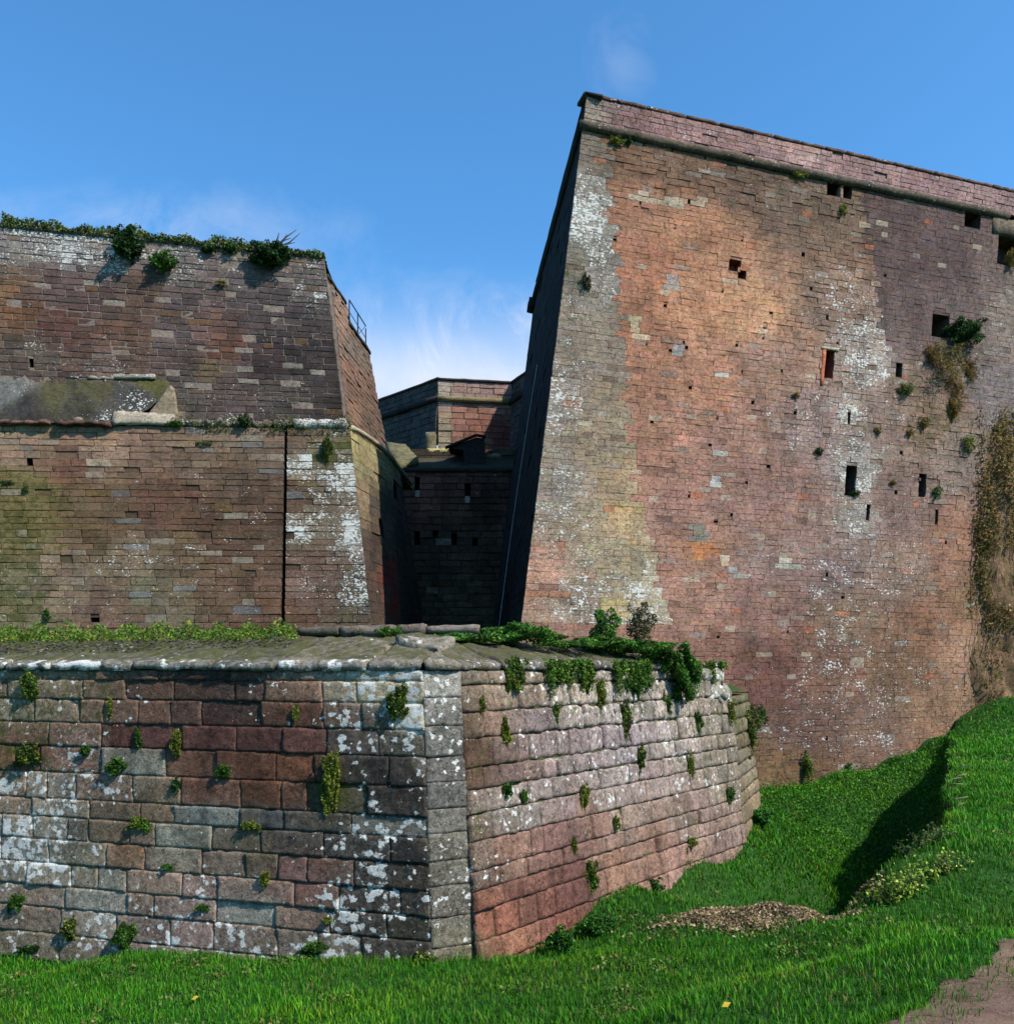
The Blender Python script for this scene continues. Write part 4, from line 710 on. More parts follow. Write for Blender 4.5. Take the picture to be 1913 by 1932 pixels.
poly_part('rear_face', [np.array([-1, 11.6, .32]), Dt + (-3.2, 1.6, -.3), Dt + (-3.2, 1.6, -5), np.array([-1, 11.6, -5])], M_SLAB, low, lin((90, 80, 70)))
for (u0, u1, v0, v1, Y, c) in ((640, 745, 1179, 1200, 10.2, (128, 112, 104)), (748, 800, 1177, 1199, 10.3, (135, 118, 108)), (800, 905, 1180, 1197, 10.5, (150, 135, 125)), (560, 640, 1182, 1200, 10.2, (110, 100, 90)), (908, 960, 1186, 1200, 10.6, (150, 130, 115))):
    a_, b_, c_, d_ = P(u0, v1, Y), P(u1, v1, Y), P(u1, v0, Y), P(u0, v0 + 3, Y); q = np.array([0, .45, 0]); rough_box('back_kerb_stone', [a_, b_, c_, d_, a_ + q, b_ + q, c_ + q, d_ + q], M_SLAB, low, np.array(lin(c)) / 1.8, (.12, .25, .1), n=8, amp=.025, seed=u0)

# ------------------------------------------------------------------ vegetation
def leaves(cent, ax, n, size, cols, seed=0, hollow=.5, rot=None, droop=.0, up=.3, face=None):
    """n small folded leaves scattered in an uneven crown"""
    rs = np.random.RandomState(seed); P_ = []; N_ = 0
    while N_ < n:
        q = rs.uniform(-1, 1, (n * 3, 3)); r = np.linalg.norm(q, axis=1); th_ = np.arctan2(q[:, 1], q[:, 0]); 
        lim = .72 + .28 * np.sin(th_ * 3 + seed) * np.sin(q[:, 2] * 4 + seed * 1.7) + .18 * np.sin(7 * q[:, 0] + seed) * np.sin(6 * q[:, 2])
        k = (r < lim) & ((r > hollow * lim) | (rs.rand(len(r)) < .25)); q = q[k]
        cl = np.sin(q[:, 0] * 9 + seed) * np.sin(q[:, 1] * 8 + 1) * np.sin(q[:, 2] * 9 + 2); q = q[cl > -.35]; P_.append(q); N_ += len(q)
    q = np.concatenate(P_)[:n]; p = q * np.array(ax); 
    if droop: p[:, 2] -= droop * (np.abs(q[:, 0]) + np.abs(q[:, 1]))
    if rot is not None:
        c_, s_ = math.cos(rot), math.sin(rot); p[:, :2] = np.stack([p[:, 0] * c_ - p[:, 1] * s_, p[:, 0] * s_ + p[:, 1] * c_], 1)
    p = p + np.array(cent)
    return cards(p, size, cols, rs, up, seed)
def cards(p, size, cols, rs, up=.3, seed=0):
    n = len(p); a = rs.normal(size=(n, 3)); a[:, 2] = a[:, 2] * .6 + up; a /= np.linalg.norm(a, axis=1)[:, None]; b = np.cross(a, rs.normal(size=(n, 3))); b /= np.linalg.norm(b, axis=1)[:, None] + 1e-9
    c_ = np.cross(a, b); L = size * rs.uniform(.6, 1.5, n)[:, None]; Wd = L * .34
    v = np.stack([p - a * L * .5, p + b * Wd + c_ * L * .12, p + a * L * .5, p - b * Wd + c_ * L * .12], 1).reshape(-1, 3)
    cs = np.array([lin(c) for c in cols]); ci = rs.randint(0, len(cs), n); col = cs[ci] * rs.uniform(.65, 1.35, n)[:, None]
    cl = .85 + .3 * np.sin(p[:, 0] * 5 / max(size * 12, .2) + seed) * np.sin(p[:, 2] * 6 / max(size * 12, .2)); col = col * cl[:, None]
    col = np.repeat(col, 4, axis=0); i = np.arange(n)[:, None] * 4; f = np.concatenate([i + np.array([0, 1, 2]), i + np.array([0, 2, 3])]); return v, f, col
def leafobj(name, parts, label=None, cat=None, parent=None, kind=None, group=None, mat=None):
    v = []; f = []; c = []; o = 0
    for (a, b, d) in parts: v.append(a); f.append(b + o); c.append(d); o += len(a)
    ob = link(name, npmesh(name, np.concatenate(v), [np.concatenate(f)], np.concatenate(c)), mat or M_LEAF, parent); tag(ob, label, cat, group, kind); return ob
DG = [(34, 64, 24), (44, 80, 28), (26, 50, 20)]; MG = [(60, 98, 28), (48, 84, 26), (80, 112, 36)]; YG = [(110, 120, 40), (130, 132, 50), (90, 104, 34)]; OC = [(130, 108, 46), (112, 98, 40), (96, 92, 34), (140, 118, 60)]; BR = [(126, 98, 48), (146, 114, 60), (96, 76, 38), (118, 112, 50), (88, 90, 38), (150, 122, 72)]; IV = [(52, 98, 28), (70, 120, 36), (40, 80, 26), (98, 134, 48)]
def shrub(name, label, cat, face, u, v_, wpx, hpx, n, leaf, cols, seed, out=.5, stems=4, droop=0, hollow=.4, group=None, dep=.9):
    base = face.at(u, v_ + hpx * .2, 0); sc = base[1] / F; rx = wpx * sc / 2; rz = hpx * sc / 2; c0 = face.at(u, v_, 0) + face.n * (out * min(rx, rz) + .02)
    t_ = thing(name, label, cat, base, group)
    leafobj('foliage', [leaves(c0, (rx, min(rx, rz) * dep, rz), n, leaf, cols, seed, hollow, droop=droop)], parent=t_)
    if dep < .5:
        rq = random.Random(seed + 9)
        for q in range(rq.randint(1, 3)):
            oc = c0 + face.d * rq.uniform(-1.1, 1.1) * rx + np.array([0, 0, rq.uniform(-1.3, .6) * rz]) - face.n * .02
            leafobj('foliage', [leaves(oc, (rx * rq.uniform(.2, .5), rz * .15, rz * rq.uniform(.4, .9)), int(n * .35), leaf * .8, cols, seed + q + 50, .0)], parent=t_)
    rs = random.Random(seed)
    for k in range(stems):
        e_ = c0 + np.array([rs.uniform(-.7, .7) * rx, rs.uniform(-.4, .4) * rx, rs.uniform(-.2, .8) * rz]); mid = (base + e_) / 2 + np.array([0, 0, -.1 * rz])
        tube('stem', [base - face.n * .05, mid, e_], [max(.008, leaf * .18), leaf * .12, leaf * .06], M_TWIG, t_, 4)
    return t_
B_ = 'shrub'
shrub('wall_shrub', 'dark shrub hanging over the top edge of the left rampart, the leftmost shrub there', B_, UF, 245, 466, 66, 72, 2600, .075, DG, 1, droop=.15)
shrub('wall_shrub', 'rounded lighter green bush growing from the left rampart between two dark shrubs', B_, UF, 313, 501, 58, 46, 1700, .07, [(60, 98, 28), (76, 110, 34), (50, 84, 24)], 2)
t_ = shrub('wall_shrub', 'wide dark shrub with bare branches near the right end of the left rampart top', B_, UF, 512, 490, 92, 54, 3200, .075, DG, 3)
b0 = UF.at(520, 480, .3); rs = random.Random(5)
for (u, v_) in ((563, 446), (552, 462), (530, 452), (560, 470), (545, 455), (570, 452)):
    e_ = UF.at(u, v_, .35); m_ = (b0 + e_) / 2 + np.array([rs.uniform(-.1, .1), 0, rs.uniform(-.08, .12)]); tube('bare_branch', [b0, m_, e_], [.035, .025, .01], M_TWIG, t_, 5)
shrub('wall_shrub', 'small flat dark shrub under the rim, left of the pair in the rampart middle', B_, UF, 395, 473, 34, 18, 500, .06, DG, 4)
shrub('wall_shrub', 'small upright dark shrub under the rim, right of the pair in the rampart middle', B_, UF, 437, 474, 26, 24, 450, .06, DG, 5)
shrub('wall_tuft', 'brownish tuft alone on the bare upper face of the left rampart', 'plant', UF, 418, 537, 26, 14, 260, .05, OC, 6)
# grassy rim of the left rampart
rs = np.random.RandomState(3); n = 34000; s_ = rs.uniform(.0, 15, n); o_ = rs.uniform(-1.0, .12, n); hgt = .62 * (.34 + .22 * np.sin(s_ * 1.3) * np.sin(s_ * 3.1 + 1) + .12 * np.sin(s_ * 7.3)) * np.clip(s_ / 2.5 + .35, 0, 1)
zz = rs.uniform(-.12, 1, n) * (hgt + .06); p = np.array([UF.pos(a, zu, b_) for a, b_ in zip(s_, o_)]); p[:, 2] += zz
leafobj('rim_grass', [cards(p, .085, [(74, 96, 40), (92, 108, 48), (56, 78, 34), (124, 120, 66)], rs, .9, 3)], 'uneven grass and weeds growing along the top of the left rampart', 'grass', kind='stuff')
# ledge plants
rs = np.random.RandomState(4); n = 5200; uu = rs.uniform(325, 662, n); o_ = rs.uniform(-.5, .16, n); dens = .35 + .65 * (np.sin(uu * .05) * .5 + .5); k = rs.rand(n) < dens; uu = uu[k]; o_ = o_[k]; s_ = np.array([LF.inv(u, 805)[0] for u in uu]); p = np.array([LF.pos(a, zt, b_) for a, b_ in zip(s_, o_)])
p[:, 2] += rs.uniform(-.16, .2, len(p)) + .14 * (1 + np.sin(uu * .06)) * rs.rand(len(p)); leafobj('ledge_grass', [cards(p, .06, [(70, 88, 32), (88, 100, 36), (54, 74, 28), (100, 92, 44)], rs, .6, 3)], 'green and yellow weeds along the ledge of the left rampart', 'grass', kind='stuff')
shrub('wall_shrub', 'dark green bush on the ledge in the middle of the left rampart', B_, LF, 463, 797, 30, 28, 700, .05, DG, 8)
shrub('wall_shrub', 'low green cushion plant on the ledge beside the pale upturned kerb', B_, LF, 330, 802, 44, 14, 600, .05, MG, 9)
shrub('hanging_moss', 'long strip of green moss hanging down the white lichen covered pier', 'plant', LF, 617, 850, 26, 62, 1200, .05, [(62, 78, 30), (74, 88, 34)], 10, out=.15, stems=2)
shrub('wall_tuft', 'small upright green plant at the foot of the left rampart behind the low wall', 'plant', LF, 90, 1162, 14, 30, 380, .05, MG, 11)
for k, (u, v_, w_, h_, lb) in enumerate(((15, 912, 34, 12, 'flat green moss tuft on the left rampart at the very left edge'), (50, 925, 18, 16, 'small moss tuft just right of the flat one on the left rampart'), (385, 838, 46, 12, 'thin moss patch below the ledge of the left rampart'))):
    shrub('wall_tuft', lb, 'plant', LF, u, v_, w_, h_, 260, .045, [(64, 80, 36), (80, 92, 40)], 20 + k, out=.1, stems=1)
# tall wall plants
shrub('wall_shrub', 'bushy dark green shrub growing from the square opening high on the tall rampart', B_, TF, 1808, 631, 98, 56, 4200, .06, DG + [(40, 80, 24)], 12, droop=.05)
t_ = shrub('ochre_creeper', 'ochre yellow creeper hanging below the dark shrub on the tall rampart', 'creeper', TF, 1778, 690, 84, 100, 2600, .05, OC, 13, out=.25, hollow=.1)
for k, (u, v_, w_, h_) in enumerate(((1800, 740, 50, 80), (1755, 672, 40, 46), (1828, 700, 40, 56), (1795, 775, 26, 50))):
    sc = TF.at(u, v_)[1] / F; leafobj('foliage', [leaves(TF.at(u, v_, .08), (w_ * sc / 2, .15, h_ * sc / 2), 1100, .045, OC + [(150, 90, 50)], 30 + k, .0)], parent=t_)
tw_list = [(1704, 738, 44, 30, 'dull green shrub under the loophole left of the ochre creeper', YG + DG), (1765, 930, 24, 30, 'fresh green weed right of the lower right loophole', MG), (1612, 932, 26, 14, 'green weeds sprouting from the foot of the largest loophole', DG), (1543, 853, 22, 16, 'small dark tuft left of the white stained stones', DG), (1500, 748, 22, 14, 'brownish tuft in the middle of the tall rampart', OC),
   (1160, 268, 40, 20, 'yellow green tuft under the cordon near the corner of the tall rampart', YG), (1185, 268, 16, 22, 'dark tuft under the cordon near the corner of the tall rampart', DG), (1500, 332, 60, 16, 'yellowish tufts under the middle of the cordon', YG), (1588, 398, 20, 26, 'yellow grass tuft below the wide opening under the cordon', YG), (1905, 492, 34, 44, 'ochre plant in the ragged breach at the right edge', OC), (1105, 535, 22, 40, 'dark lichen like plant on the grey corner strip', [(62, 62, 44), (74, 72, 50)]),
   (1655, 815, 20, 14, 'tiny dark tuft right of the thin slit', OC), (1740, 800, 24, 30, 'small creeper below the ochre creeper', OC), (1715, 818, 18, 16, 'small tuft left of the lowest creeper sprig', OC), (1683, 912, 18, 12, 'brown tuft between the two lower loopholes', OC), (1823, 840, 34, 40, 'green weed at the top of the brown overgrown rock', YG), (1520, 1450, 30, 70, 'tall green weeds at the foot of the tall rampart', MG + YG), (1600, 1450, 14, 26, 'small upright weed at the foot of the tall rampart', MG)]
for k, (u, v_, w_, h_, lb, cs) in enumerate(tw_list): shrub('wall_tuft', lb, 'plant', TF, u, v_, w_, h_, int(60 + w_ * h_ * .7), .045, cs, 40 + k, out=.25, stems=2, hollow=.1)
# overgrown bulging rock at the right end of the tall rampart
rock = thing('rock_outcrop', 'bulging brown rock face overgrown with dry creepers at the right end of the tall rampart', 'rock', TF.at(1890, 1300))
V = []; Fc = []; Cc = []; Mm = []; NI, NJ = 70, 90
a0 = TF.inv(1840, 1100)[0]
for j in range(NJ + 1):
    h = -4 + (13.2) * j / NJ
    for i in range(NI + 1):
        s_ = a0 - .25 + .25 * nz(h * .8, 2) + (5.5) * i / NI - max(0, h - 3) * .0 + max(0, -1 - h) * .25; f = i / NI; env = min(1, f * 5) * min(1, (NJ - j) / 12.)
        p = TF.pos(s_, h); o_ = env * (.25 + .35 * nz(s_ * .7, h * .5, 1) + .2 * nz(s_ * 2.1, h * 1.4, 4) + .08 * nz(s_ * 6, h * 5, 7)) - .12 * (1 - env); V.append(p + TF.n * o_)
        w = .5 + .5 * nz(s_ * 1.5, h * 1.5, 9); Cc.append((np.array(lin((150, 112, 88))) * (1 - w) + np.array(lin((100, 78, 52))) * w) / 1.4); Mm.append((.15, .3, .1))
for j in range(NJ):
    for i in range(NI): a = j * (NI + 1) + i; Fc.append((a, a + 1, a + NI + 2, a + NI + 1))
link('rock_face', mesh('rock_face', V, Fc, Cc, Mm, smooth=True), M_TALL, rock)
VR = np.array(V); rs = np.random.RandomState(8); n = 42000; ii = rs.randint(0, NI, n); jj_ = rs.randint(12, NJ, n); keep_ = (np.sin(ii * .35) * np.sin(jj_ * .12 + ii * .1) + .5 * np.sin(ii * .9 + jj_ * .31) > -.05) & (ii < 34 + 22 * np.sin(jj_ * .1))  & ((jj_ > 35) | (rs.rand(n) < .12)); p = VR[jj_[keep_] * (NI + 1) + ii[keep_]] + TF.n * rs.uniform(0, .22, keep_.sum())[:, None] + rs.normal(size=(keep_.sum(), 3)) * .08
leafobj('dry_creeper', [cards(p, .085, BR, rs, -.3, 2)], parent=rock)
for k in range(34):
    i0 = rs.randint(0, 40); j0 = rs.randint(45, NJ - 4); path = []
    for q in range(8):
        ix = int(np.clip(i0 + q * rs.uniform(-.4, .8), 0, NI)); jx = int(np.clip(j0 - q * 4.5, 0, NJ)); path.append(VR[jx * (NI + 1) + ix] + TF.n * rs.uniform(.04, .16))
    tube('dead_vine', path, rs.uniform(.006, .014), flat_mat('vine', (.16, .11, .055)) if k == 0 else bpy.data.materials['vine'], rock, 4)

# low wall plants
def tuft_on(face, u, v_, w_, h_, cs, lb, seed, leaf=.024, dens=1.1, out=.2, name='wall_tuft'):
    return shrub(name, lb, 'plant', face, u, v_, w_, h_, int((80 + w_ * h_ * .45) * dens), leaf, cs, seed, out=out, stems=3, hollow=.0, dep=.4, droop=.02)
LFT = [(60, 1292, 44, 60, YG + MG, 'mossy weed under the coping at the top left of the low wall'), (210, 1335, 12, 50, YG, 'narrow upright moss strip high on the low wall, left of the dark stones'), (62, 1422, 60, 46, YG + DG, 'broad ragged weed on the left part of the low wall'), (165, 1415, 26, 24, MG, 'small soft green plant right of the broad ragged weed'), (225, 1446, 54, 38, MG, 'bright green fern like weed above the pale grey block'),
  (337, 1398, 28, 56, YG, 'tall yellow green grass tuft in a joint of the red blocks'), (264, 1395, 16, 40, MG, 'thin weed left of the tall yellow green tuft'), (425, 1455, 38, 30, MG, 'leafy green weed in the joint beside a framed red block'), (265, 1553, 54, 28, MG + YG, 'leafy rosette above the pale square block'), (475, 1556, 34, 22, YG, 'yellowish tuft in the joint left of the blue grey block'), (625, 1480, 40, 130, YG, 'long yellow green moss streak left of the black corner stones'),
  (752, 1328, 44, 74, DG + YG, 'dark moss clump near the corner just under the coping'), (240, 1768, 50, 66, MG, 'dense green weed at the foot of the low wall, left of centre'), (35, 1700, 34, 34, MG, 'green tuft near the left edge low on the low wall'), (502, 1658, 22, 34, YG, 'yellow tuft beside the red block'), (596, 1785, 66, 24, MG, 'long bright leaves before the white framed stone at the foot of the low wall'), (55, 1792, 60, 22, DG, 'dark low plant at the left foot of the low wall'), (335, 1480, 20, 30, DG, 'dark small tuft below the tall yellow green tuft'),
  (320, 1635, 26, 14, MG, 'tiny rosette in the middle rows of the low wall'), (385, 1712, 34, 14, MG, 'flat tuft in the third row from the ground'), (620, 1735, 18, 14, YG, 'tiny yellow tuft low beside the black corner stones'), (135, 1755, 34, 46, DG + YG, 'thin weeds between the two lowest rows at the left'), (560, 1345, 14, 40, YG, 'pale hanging sprig in the red stones')]
for k, (u, v_, w_, h_, cs, lb) in enumerate(LFT): tuft_on(NL, u, v_, w_, h_, cs, lb, 100 + k)
RFT = [(965, 1275, 50, 76, MG + YG, 'ivy tuft hanging from the coping just right of the corner'), (1042, 1268, 40, 40, MG, 'ivy tuft under the coping, second from the corner'), (1100, 1275, 40, 44, MG + YG, 'ivy tuft under the coping, third from the corner'), (1130, 1310, 22, 80, YG, 'narrow hanging ivy strand in the upper right face'), (1190, 1290, 54, 50, MG, 'ivy tuft left of the big cascade'), (948, 1385, 26, 60, YG, 'yellow moss streak on the right face near the corner'), (955, 1490, 20, 34, MG, 'left one of two green tufts side by side on the right face'),
  (985, 1502, 16, 30, MG, 'right one of two green tufts side by side on the right face'), (1112, 1655, 34, 70, MG + YG, 'tall weed low on the red part of the right face'), (1100, 1500, 18, 60, YG, 'mossy streak in the middle of the right face'), (1175, 1360, 30, 90, DG + YG, 'dark mossy streak in the upper middle of the right face'), (1205, 1430, 24, 60, YG + DG, 'mossy joint below the dark streak'), (1312, 1362, 24, 50, MG, 'green sprig below the broken coping'), (1300, 1445, 18, 60, YG, 'moss streak on the far part of the right face'),
  (1160, 1555, 16, 30, YG, 'small yellow moss spot low on the right face'), (1375, 1345, 26, 60, YG, 'yellow moss on the rounded end of the low wall'), (1375, 1500, 20, 40, MG, 'green weed near the foot of the rounded end'), (1256, 1330, 20, 44, MG, 'leafy strand under the cascade'), (1045, 1345, 20, 46, MG + YG, 'thin ivy strand on the pale blocks'), (905, 1330, 16, 30, YG, 'yellow moss near the corner high on the right face'), (1080, 1595, 12, 40, YG, 'thin moss line above the tall weed'), (1300, 1590, 30, 24, YG, 'yellow green weed at the foot of the right face')]
for k, (u, v_, w_, h_, cs, lb) in enumerate(RFT): tuft_on(NR, u, v_, w_, h_, cs, lb, 150 + k, leaf=.028)
tuft_on(NE, 1410, 1370, 46, 90, DG + YG, 'dark and ochre plant clinging to the rounded end of the low wall', 180, .03); tuft_on(NE, 1432, 1350, 26, 50, MG, 'leaning green sprig behind the rounded end of the low wall', 181, .03)
def mound(name, label, cat, c, ax, n, leaf, cols, seed, stems=4, droop=0, kind=None, hollow=.3):
    t_ = thing(name, label, cat, (c[0], c[1], c[2] - ax[2])); leafobj('foliage', [leaves(c, ax, n, leaf, cols, seed, hollow, droop=droop)], parent=t_); rs_ = random.Random(seed)
    for k in range(stems):
        e_ = np.array(c) + np.array([rs_.uniform(-.6, .6) * ax[0], rs_.uniform(-.5, .5) * ax[1], rs_.uniform(0, .8) * ax[2]]); b_ = np.array([c[0] + (e_[0] - c[0]) * .3, c[1], c[2] - ax[2]]); tube('stem', [b_, (b_ + e_) / 2, e_], [leaf * .2, leaf * .14, leaf * .07], M_TWIG, t_, 4)
    return t_
mound('ivy_mound', 'low dark ivy mound on top of the low wall in front of the black flank', 'ivy', P(985, 1196, 10.6), (.62, .4, .14), 5200, .035, IV, 200)
mound('ivy_mound', 'thin ivy patch on the coping left of the ivy mound', 'ivy', P(880, 1205, 10.1), (.55, .3, .07), 2200, .032, MG + IV, 201)
mound('ivy_mound', 'small green tuft on the coping behind the corner', 'ivy', P(738, 1194, 9.9), (.2, .15, .07), 700, .03, MG, 202)
mound('juniper_bush', 'upright green bush on the low wall with a dry bush to its right', B_, P(1140, 1190, 11.6), (.24, .25, .36), 2600, .035, IV, 203)
mound('dry_bush', 'half dry brownish bush on the low wall right of the green one', B_, P(1208, 1178, 11.9), (.25, .25, .32), 1400, .035, [(96, 86, 62), (78, 80, 44), (60, 78, 34), (110, 96, 74)], 204, stems=10)
mound('ivy_mound', 'bright ivy mat spreading on the low wall below the two bushes', 'ivy', P(1195, 1222, 11.9), (.75, .5, .12), 5200, .035, MG + IV, 205)
mound('ivy_mound', 'sparse green mat on the coping between the ivy mound and the green bush', 'ivy', P(1075, 1216, 11.0), (.55, .4, .05), 2600, .032, MG + IV, 210)
mound('ivy_mound', 'leafy mat around the foot of the green bush', 'ivy', P(1130, 1213, 11.5), (.5, .35, .1), 3200, .034, IV, 211)
mound('ivy_cascade', 'thick ivy cascade pouring over the coping of the low wall', 'ivy', NR.at(1272, 1272, .16), (.24, .24, .46), 5200, .04, IV + MG, 206)
mound('ivy_cascade', 'ivy shoulder at the top of the cascade', 'ivy', P(1240, 1232, 11.9), (.38, .3, .16), 2600, .04, MG, 207)
rs = np.random.RandomState(14); n = 11000; uu = rs.uniform(-420, 560, n); YY = rs.uniform(9.55, 10.9, n) + (560 - uu) / F * 2.3; p = np.stack([(uu - CX) / F * YY, YY, .3 + rs.rand(n) * (.08 + .07 * (1 + np.sin(uu * .035 + YY * 4)) * .5 + .05 * (1 + np.sin(uu * .11)))], 1)
leafobj('wall_top_grass', [cards(p, .035, [(84, 116, 34), (104, 128, 36), (60, 96, 28), (120, 124, 46)], rs, .6, 3)], 'green and yellow weeds along the back of the low wall top', 'grass', kind='stuff')
rs = np.random.RandomState(15); n = 30000; s_ = rs.uniform(.75, 6.1, n); ln_ = np.clip(.10 + .16 * np.sin(s_ * 4.1 + .5) + .14 * np.sin(s_ * 9.3) + .12 * np.sin(s_ * 17 + 2) + .08 * np.sin(s_ * 31), .0, .6) * np.clip((s_ - .6) / 1.0, .3, 1.1); w_ = rs.rand(n) ** 1.3 * ln_; k = (ln_ > .03) & (rs.rand(n) < .75); s_ = s_[k]; w_ = w_[k]
p = np.array([NR.pos(a, .03 - b_, .05 + .03 * math.sin(a * 40)) for a, b_ in zip(s_, w_)]) + rs.normal(size=(len(s_), 3)) * .022
leafobj('coping_ivy', [cards(p, .032, MG + YG + IV, rs, -.3, 3)], 'ragged fringe of ivy hanging from the coping edge of the low wall', 'ivy', kind='stuff')

# ground plants
FOOT = [NL.pos(9, -3), NL.pos(0, -2.85), NR.pos(0, -2.85), NR.pos(Lr, -2.4), Db, Db + (-3, 3, 0), NL.pos(9, -3) + inL * 4]
def grass(name, label, regions, cols, seed, hmul=1.0, kind='stuff', mask=None):
    rs = np.random.RandomState(seed); Vs = []; Fs = []; Cs = []; o = 0
    for (x0, x1, y0, y1, dens, hgt, wd) in regions:
        n = int((x1 - x0) * (y1 - y0) * dens); x = rs.uniform(x0, x1, n); y = rs.uniform(y0, y1, n); u = x / y * F + CX
        ip = in_path(x, y); ie = in_path(x - .22, y + .22) & ip; k = (u > -130) & (u < 2080) & ~ie & ~(ip & (rs.rand(n) > .28)) & ~inpoly(x, y, FOOT)
        fr = TF.p0[1] + (x - TF.p0[0]) * .312 / .95 - .15; k &= ~((y > fr - .25) & (x > -.5))
        if mask is not None: k &= mask(x, y, rs)
        x = x[k]; y = y[k]; n = len(x); z = gz(x, y); d, t = bankd(x, y)
        cl = .5 + .5 * vnoise(x, y, 3.5, 21); cl2 = .5 + .5 * vnoise(x, y, 1.1, 22); cl3 = vnoise(x, y, 12, 23); h = hgt * rs.uniform(.35, 1.35, n) * (.5 + .8 * cl + .45 * cl3); a = rs.uniform(0, 6.28, n); ln = rs.uniform(.1, .75, n) * h; b = a + rs.uniform(-.7, .7, n) + 1.57
        dx, dy = np.cos(a), np.sin(a); wx, wy = np.cos(b) * wd * rs.uniform(.6, 1.4, n), np.sin(b) * wd * rs.uniform(.6, 1.4, n)
        p0 = np.stack([x - wx, y - wy, z - .01], 1); p1 = np.stack([x + wx, y + wy, z - .01], 1); p2 = np.stack([x + dx * ln * .35 + wx * .8, y + dy * ln * .35 + wy * .8, z + h * .6], 1); p3 = np.stack([x + dx * ln * .35 - wx * .8, y + dy * ln * .35 - wy * .8, z + h * .6], 1); p4 = np.stack([x + dx * ln, y + dy * ln, z + h], 1)
        Vs.append(np.stack([p0, p1, p2, p3, p4], 1).reshape(-1, 3)); i = o + np.arange(n)[:, None] * 5; Fs.append((i + np.array([0, 1, 2, 3]), i + np.array([3, 2, 4]))); o += n * 5
        cs = np.array([lin(c) for c in cols]); c = cs[rs.randint(0, len(cs), n)] * rs.uniform(.6, 1.3, n)[:, None] * (.62 + .76 * cl2)[:, None] * (.8 + .4 * cl)[:, None]; pt = sst((vnoise(x, y, 1.7, 61) - .12) / .3)[:, None]; c = c * (1 - pt) + c * np.array([1.7, 1.18, 1.2]) * pt; dry = rs.rand(n) < .02 + .10 * (vnoise(x, y, 2.3, 62) > .42); c[dry] = np.array(lin((140, 120, 70))) * .8
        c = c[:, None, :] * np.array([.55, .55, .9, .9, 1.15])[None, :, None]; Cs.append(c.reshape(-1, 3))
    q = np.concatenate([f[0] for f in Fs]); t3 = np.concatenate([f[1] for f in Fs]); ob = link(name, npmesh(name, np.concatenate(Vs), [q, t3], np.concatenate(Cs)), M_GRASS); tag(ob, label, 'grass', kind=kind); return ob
GC = [(50, 116, 8), (62, 128, 10), (38, 98, 8), (88, 138, 20)]
grass('lawn_grass', 'short bright green lawn grass in front of the walls and on the bank', [(-7.5, 7, 4.0, 9.2, 2700, .062, .0034), (-7.5, 8.5, 9.2, 12.5, 1400, .072, .005), (2, 12, 12.5, 18, 1700, .09, .007), (4, 18, 18, 31, 420, .10, .012)], GC, 1)
rs = np.random.RandomState(55); cx_ = rs.uniform(-6, 8, 260); cy_ = rs.uniform(6, 16, 260); cn = 70
wx = (cx_[:, None] + rs.normal(size=(260, cn)) * .12).ravel(); wy = (cy_[:, None] + rs.normal(size=(260, cn)) * .10).ravel(); k = ~inpoly(wx, wy, FOOT) & ~in_path(wx, wy) & (wx / wy < .75) & (wx / wy > -.7) & (bankd(wx, wy)[0] ** 2 > .2); wx = wx[k]; wy = wy[k]
leafobj('lawn_weeds', [cards(np.stack([wx, wy, gz(wx, wy) + rs.uniform(.02, .075, len(wx))], 1), .03, [(60, 100, 30), (80, 118, 40), (48, 84, 26), (104, 122, 60), (120, 104, 60)], rs, .9, 5)], 'clover and broad leaved weeds scattered through the lawn', 'weeds', kind='stuff')
rs = np.random.RandomState(31); n = 60000; x = rs.uniform(3.8, 14.5, n); y = rs.uniform(13, 29, n); d, t = bankd(x, y); fr = 24 + (x - .25) * .328 - .5
cov = sst((y - 14) / 6) * .9 + .1; hum = .5 + .5 * vnoise(x, y, 2.6, 41); k = (d < .1) & (y < fr) & (rs.rand(n) < cov * (.35 + .65 * hum)) & ~inpoly(x, y, FOOT) & (x / y > .26); x = x[k]; y = y[k]; hum = hum[k]
z = gz(x, y) + rs.rand(len(x)) * (.05 + .30 * hum * sst((y - 15) / 8)); leafobj('ground_cover', [cards(np.stack([x, y, z], 1), .06, [(52, 106, 16), (66, 124, 20), (40, 88, 14), (88, 138, 30)], rs, .3, 5)], 'low leafy ground cover in the ditch below the tall rampart', 'ground cover', kind='stuff')
# weeds at the foot of the low wall and on the bank
def gmound(u, v_, wpx, hpx, name, label, n, leaf, cols, seed, **kk):
    g_ = gp(u, v_ + hpx / 2); sc = g_[1] / F; mound(name, label, 'plant', g_ + np.array([0, 0, hpx * sc / 2 * .8]), (wpx * sc / 2, min(wpx, hpx) * sc * .5, hpx * sc / 2), n, leaf, cols, seed, **kk)
gmound(1060, 1772, 70, 60, 'leafy_weed', 'leafy green weed at the foot of the low wall right of the corner', 1900, .03, [(58, 104, 30), (76, 122, 38), (44, 84, 26)], 300)
gmound(1130, 1745, 90, 46, 'leafy_weed', 'spreading green weeds right of the leafy weed at the wall foot', 1800, .03, [(50, 96, 28), (66, 112, 34)], 301)
gmound(1230, 1670, 60, 34, 'leafy_weed', 'low weeds at the wall foot below the long mossy streaks', 900, .03, [(50, 90, 26), (66, 104, 34)], 302)
gmound(1430, 1540, 60, 40, 'leafy_weed', 'green weeds where the rounded end of the low wall meets the ditch', 1400, .04, [(40, 90, 26), (56, 110, 32)], 303)
gmound(800, 1808, 50, 26, 'leafy_weed', 'pale green weed at the foot of the corner', 500, .03, YG + MG, 304)
